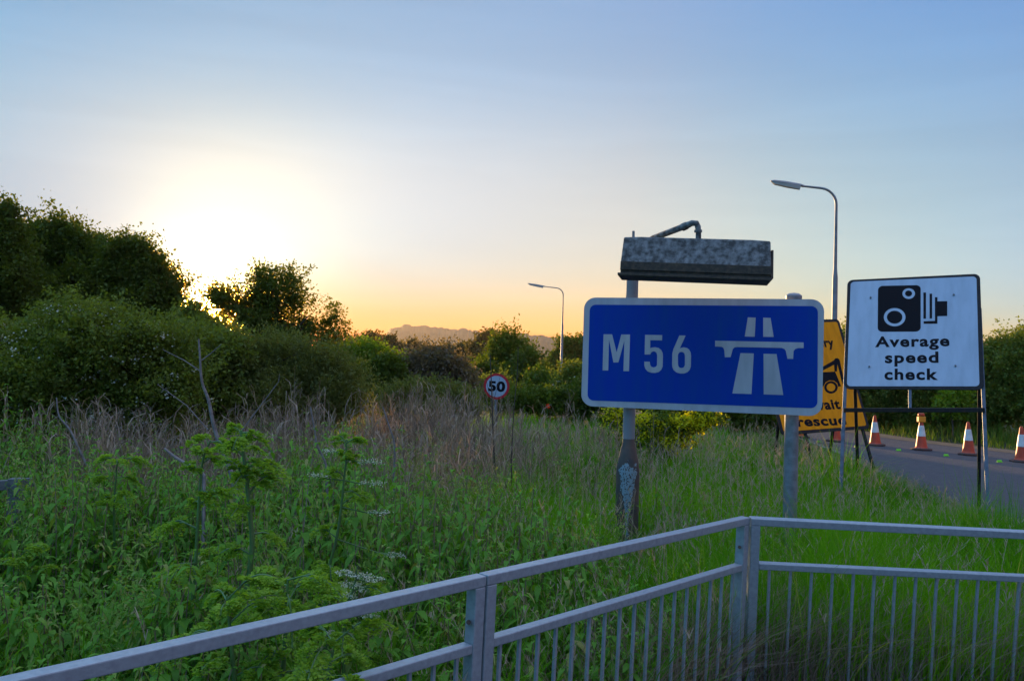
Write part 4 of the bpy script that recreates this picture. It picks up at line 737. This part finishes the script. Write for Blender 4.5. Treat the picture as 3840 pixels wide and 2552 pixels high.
# ------------------------------------------------------------------ timber fence at the left edge
tf = thing('timber_fence', 'short run of weathered timber fence at the left edge', 'fence', (-3.3, 5.9, 0))
pf = P(62, 1850, 5.9); b = MB(); b.bar((pf.x, pf.y, -.2), (pf.x, pf.y, P(62, 1792, 5.9).z), .09, .08, (0, 1, 0)); wbuild(b, 'post', m_timber, tf, .006)
b = MB(); b.bar(P(-300, 1845, 5.7), P(125, 1808, 5.97), .035, .07, (0, 0, 1)); wbuild(b, 'rail', m_timber, tf, .006)
b = MB(); b.bar((P(-330, 1850, 5.7).x, P(-330, 1850, 5.7).y, -.2), (P(-330, 1850, 5.7).x, P(-330, 1850, 5.7).y, .5), .12, .10, (0, 1, 0)); wbuild(b, 'post', m_timber, tf, .006)
# ------------------------------------------------------------------ dead branches and tall dead stems
def stick(name, label, cat, pts, r0, r1, d, m=m_dead, twigs=(), group=None, twr=.26):
    P3 = [P(p[0], p[1], d + (p[2] if len(p) > 2 else 0)) for p in pts]; t = thing(name, label, cat, (P3[-1].x, P3[-1].y, 0), group=group)
    n = len(P3); b = MB(); Pn = [tuple(q) for q in smooth([tuple(q) for q in P3], 4)] if n > 2 else P3; rr = [r1 + (r0 - r1) * i / (len(Pn) - 1) for i in range(len(Pn))]
    Pn = [Vector(q) for q in Pn]
    if Pn[-1].z > .05: Pn.append(Vector((Pn[-1].x + .03, Pn[-1].y, -.05))); rr.append(r0)
    b.tube(Pn, rr, 7); wbuild(b, 'main_stem', m, t)
    for tw in twigs:
        T = [P(q[0], q[1], d) for q in tw]; b = MB(); b.tube(T, [r0 * twr * (1 - .7 * i / (len(T) - 1)) for i in range(len(T))], 5); wbuild(b, 'twig', m, t)
    return t
stick('dead_branch', 'tall bare grey dead branch standing among the weeds at the left', 'dead branch', [(745, 1270), (750, 1340), (757, 1430), (782, 1500), (798, 1580), (822, 1660), (852, 1730), (872, 1790), (884, 1850)], .019, .005, 5.6, twigs=[[(757, 1350), (790, 1325), (830, 1290)], [(750, 1390), (690, 1350), (610, 1310)], [(780, 1610), (700, 1520), (590, 1440)], [(878, 1650), (970, 1530), (1045, 1430), (1048, 1400)]])
stick('dead_branch', 'short pale dead stick leaning left of the tall one', 'dead branch', [(616, 1680), (660, 1715), (720, 1750), (765, 1780)], .012, .007, 5.2)
stick('dead_dock_plant', 'dead dock stem with brown seed head leaning left above the weeds', 'dead stem', [(212, 1490), (222, 1560), (262, 1610), (300, 1690), (350, 1790), (385, 1860), (400, 1920)], .011, .005, 6.6, twigs=[[(262, 1610), (246, 1580), (245, 1545)], [(262, 1610), (268, 1580), (266, 1550)], [(240, 1590), (218, 1560), (214, 1500)]])
GD = 'tall dark dead stems by the round sign'
stick('dead_dock_plant', 'left one of the tall dark stems crossing the round sign', 'dead stem', [(1838, 1330), (1842, 1420), (1846, 1520), (1850, 1650), (1856, 1760)], .012, .004, 9.5, m_rust, group=GD, twigs=[[(1840, 1500), (1825, 1430), (1818, 1370)], [(1845, 1520), (1868, 1440), (1880, 1395)], [(1848, 1600), (1880, 1530), (1892, 1480)], [(1846, 1560), (1822, 1500), (1812, 1440)]])
stick('dead_dock_plant', 'right one of the tall dark stems, beside the round sign', 'dead stem', [(1943, 1300), (1940, 1400), (1930, 1500), (1922, 1620), (1918, 1740)], 0.007, .003, 9.2, m_rust, group=GD, twigs=[[(1940, 1420), (1960, 1370), (1968, 1320)], [(1938, 1460), (1920, 1400), (1915, 1350)], [(1935, 1500), (1955, 1450), (1962, 1410)]])
GB = 'pale bent dead stems in the weeds'
stick('dead_dock_plant', 'pale wavy dead stem right of the tall hemlock', 'dead stem', [(1164, 1525), (1180, 1610), (1190, 1670), (1222, 1740), (1226, 1830), (1238, 1990)], .011, .005, 6.0, group=GB)
stick('dead_dock_plant', 'pale dead stem in mid field left of the round sign', 'dead stem', [(1436, 1525), (1460, 1600), (1480, 1670), (1476, 1800)], .010, .005, 7.5, group=GB)
# seed heads on the dark stems
def seedhead(parent_label): pass
# ------------------------------------------------------------------ hemlock plants
def frond(base, d, L_, r, out, size=1.):
    """twice-cut leaf: list of leaflets (base, dir, length)"""
    d = d.normalized(); side = d.cross(Vector((0, 0, 1))).normalized(); side = Matrix.Rotation(r.uniform(-.9, .9), 3, d) @ side; n1 = 9
    ax = [base + d * L_ * s + Vector((0, 0, -.6 * L_ * s * s)) for s in [i / n1 for i in range(n1 + 1)]]; out['st'].append(ax)
    for i in range(2, n1 + 1):
        s = i / n1; pl = L_ * .50 * (1 - s) ** .7 * (1 if i > 2 else .9) + .02
        for sg in (-1, 1):
            pd = (side * sg * .85 + d * .55 + Vector((0, 0, -.12 + r.uniform(-.15, .15)))).normalized(); m = max(3, int(pl / .0095 / size))
            for j in range(m):
                q = (j + 1) / m; c = ax[i] + pd * pl * q + Vector((0, 0, -.5 * pl * q * q))
                ps = pd.cross(Vector((0, 0, 1))).normalized()
                for s2 in (-1, 1):
                    ld = (ps * s2 + pd * .9 + Vector((r.uniform(-.3, .3), r.uniform(-.3, .3), r.uniform(-.45, .25)))).normalized(); out['lf'].append((c, ld, (.013 + .012 * (1 - q)) * size * r.uniform(.7, 1.3)))
def hemlock(label, d, pts, sr, fronds, umbels=(), seed=1, size=1., group='hemlock plants behind the railing'):
    r = random.Random(seed); P3 = [P(*q[:2], d) for q in pts]; base = P3[-1]; t = thing('hemlock_plant', label, 'plant', (base.x, base.y, 0), group=group)
    b = MB(); S3 = [Vector(q) for q in smooth([tuple(q) for q in P3], 4)]
    if S3[-1].z > 0: S3.append(Vector((S3[-1].x, S3[-1].y, -.03)))
    n = len(S3); b.tube(S3, [sr * (.35 + .65 * i / (n - 1)) for i in range(n)], 9)
    out = {'lf': [], 'st': []}
    for (f_, L_, az, el) in fronds:                 # f_: place along the stem from the top
        i = f_ * (n - 1); p = S3[int(i)].lerp(S3[min(int(i) + 1, n - 1)], i % 1); dv = Vector((math.cos(A(az)) * math.cos(A(el)), math.sin(A(az)) * math.cos(A(el)), math.sin(A(el)))); e = p + dv * L_ * .45
        b.tube([p, e], [sr * .38, sr * .2], 6); frond(e, dv + Vector((0, 0, -.2)), L_ * .75, r, out, size)
        for k in range(2): frond(e - dv * L_ * .1, (dv + Vector((r.uniform(-1, 1), r.uniform(-1, 1), r.uniform(-.2, .5))) * .9), L_ * .45, r, out, size)
    for ax in out['st']: b.tube(ax, [.0028 * size] * len(ax), 4)
    wbuild(b, 'stem', m_stem, t)
    Bs = np.array([l[0] for l in out['lf']]); Ds = np.array([l[1] for l in out['lf']]); Ls = np.array([l[2] for l in out['lf']])[:, None]; rg = np.random.default_rng(seed)
    bb = unit(np.cross(Ds, rg.normal(size=Ds.shape) + np.array([0, 0, 1.5]))) * Ls * .27; V, Q = rhombi(Bs, Ds * Ls, bb, Ls * .08); o = npmesh('leaves', V, Q, L_hem, t, np.repeat(rg.random(len(Bs)), 4)); o.matrix_basis = rel(t)
    for (ux, uy, ur) in umbels:
        c = P(ux, uy, d); ax = min(S3, key=lambda q: (q - c).length); b = MB(); top = c; root = ax.lerp(c, .2); V = []; pts_ = []
        b.tube([ax, ax.lerp(c, .7) + Vector((0, 0, -.01))], [.004, .003], 5); hub = ax.lerp(c, .7) + Vector((0, 0, -.01))
        for k in range(11):
            a = 2 * math.pi * k / 11 + r.uniform(-.2, .2); e = c + Vector((math.cos(a), math.sin(a), 0)) * ur * r.uniform(.5, 1.); b.tube([hub, e], .0012, 3)
            for q in range(9): pts_.append(e + Vector((r.gauss(0, 1), r.gauss(0, 1), r.gauss(0, .5))) * ur * .17)
        wbuild(b, 'umbel_stalk', m_stem, t); pp = np.array(pts_); aa = unit(rg.normal(size=pp.shape)) * .007; V, Q = rhombi(pp, aa, unit(np.cross(aa, rg.normal(size=pp.shape))) * .0035, np.full((len(pp), 1), .001)); o = npmesh('umbel', V, Q, L_wfl, t, np.repeat(rg.random(len(pp)), 4)); o.matrix_basis = rel(t)
    return t
R7 = random.Random(99)
def fr(n, f0, f1, l0, l1):
    l0, l1 = (l0, l1) if f1 > .5 else (l0 * .62, l1 * .72)
    return [(f0 + (f1 - f0) * k / max(1, n - 1) + R7.uniform(-.02, .02), R7.uniform(l0, l1), k * 137.5 + R7.uniform(-20, 20), R7.uniform(-5, 60)) for k in range(n)]
hemlock('tallest hemlock, thick pale stem rising right of the dead branch', 3.6, [(905, 1612), (912, 1690), (925, 1800), (938, 1930), (945, 2060), (920, 2250), (905, 2420), (895, 2552)], .0155, fr(9, .0, .34, .13, .2) + fr(9, .2, .95, .12, .24), seed=1)
hemlock('hemlock with leafy top just left of the tallest one', 3.9, [(790, 1650), (762, 1720), (750, 1830), (742, 1960), (733, 2120), (720, 2300), (715, 2500)], .011, fr(7, .0, .4, .12, .2) + fr(6, .4, .95, .16, .28), seed=2)
hemlock('hemlock with small pale umbels, right of the tallest one', 4.2, [(1300, 1655), (1298, 1720), (1290, 1800), (1280, 1900), (1262, 2020), (1225, 2160), (1195, 2300), (1180, 2480)], .010, fr(7, .0, .4, .09, .15) + fr(5, .4, .95, .14, .24), [(1245, 1690, .05), (1390, 1730, .06), (1395, 1810, .06), (1200, 1780, .05), (1420, 1920, .06), (1480, 2080, .05)], seed=3)
hemlock('small hemlock seen before the dark hawthorn, farthest left', 5.2, [(440, 1725), (436, 1780), (430, 1850), (428, 1950), (430, 2060)], .008, fr(9, .0, .75, .12, .19), seed=4)
hemlock('hemlock in white flower at the top rail, left of the joint', 3.5, [(1340, 2120), (1330, 2190), (1300, 2290), (1290, 2420), (1290, 2552)], .008, fr(5, .3, .95, .12, .2), [(1290, 2145, .035), (1350, 2155, .04), (1320, 2190, .045), (1370, 2205, .04), (1400, 2170, .04), (1310, 2230, .04), (1385, 2310, .035), (1425, 2280, .035), (1220, 2370, .03)], seed=5)
hemlock('low bushy hemlock under the top rail, below the tallest one', 2.95, [(850, 2230), (860, 2330), (870, 2440), (880, 2560)], .010, fr(9, .0, .85, .12, .24), seed=6)
hemlock('low bushy hemlock between the tallest one and the joint', 3.1, [(1080, 2170), (1075, 2260), (1070, 2380), (1060, 2552)], .010, fr(9, .0, .85, .12, .22), seed=7)
hemlock('low bushy hemlock spilling over the lower rail left of the joint', 2.75, [(1260, 2400), (1240, 2480), (1230, 2560)], .008, fr(7, .0, .85, .13, .22), seed=8)
hemlock('ferny hemlock left of the middle, level with the nettles', 4.4, [(700, 2130), (690, 2220), (680, 2340), (680, 2500)], .008, fr(9, .0, .8, .16, .26), seed=9)
hemlock('small dark hemlock at the left edge of the view', 4.6, [(70, 2090), (70, 2180), (75, 2300), (80, 2450)], .008, fr(8, .0, .8, .14, .24), seed=10)
# ------------------------------------------------------------------ small flowers
def flower(name, label, px, py, d, n, size, mat, spread):
    c = P(px, py, d); t = thing(name, label, 'flower', (c.x, c.y, 0)); b = MB(); b.tube([(c.x + .03, c.y, -.02), (c.x + .01, c.y, c.z * .5), c], .003, 5); wbuild(b, 'stem', m_stem, t); r = np.random.default_rng(int(px))
    p = np.array(c) + r.normal(size=(n, 3)) * spread; a = unit(r.normal(size=(n, 3))) * size; V, Q = rhombi(p, a, unit(np.cross(a, r.normal(size=(n, 3)))) * size * .55, np.full((n, 1), size * .1)); o = npmesh('petals', V, Q, mat, t, np.repeat(r.random(n), 4)); o.matrix_basis = rel(t)
L_pop = leafmat('poppy_petals', (.6, .03, .01), (.85, .10, .02)); L_cam = leafmat('campion_petals', (.45, .05, .35), (.65, .10, .5))
flower('poppy', 'single red poppy low in the field below the left street lamp', 2053, 1523, 14, 16, .04, L_pop, .018)
flower('campion', 'pink campion flowers among the nettles at the lower left', 222, 1928, 6, 26, .02, L_cam, .012)
flower('campion', 'second pink campion spray just above the first', 248, 1905, 6.1, 14, .018, L_cam, .008)
# ------------------------------------------------------------------ air
hz = MB(); hz.box((-2650, -2650, -1), (2650, 2650, 110)); ho = hz.build('haze', D.materials.new('haze_air')); hm = ho.data.materials[0]; hm.use_nodes = True; ht = hm.node_tree; ht.nodes.clear()
pvn = ht.nodes.new('ShaderNodeVolumePrincipled'); pvn.inputs['Density'].default_value = .00011; pvn.inputs['Color'].default_value = (1, .82, .60, 1); pvn.inputs['Anisotropy'].default_value = .4
ht.links.new(pvn.outputs[0], ht.nodes.new('ShaderNodeOutputMaterial').inputs['Volume']); tag(ho, 'thin evening haze', 'haze', kind='stuff')
ho.display_type = 'BOUNDS'
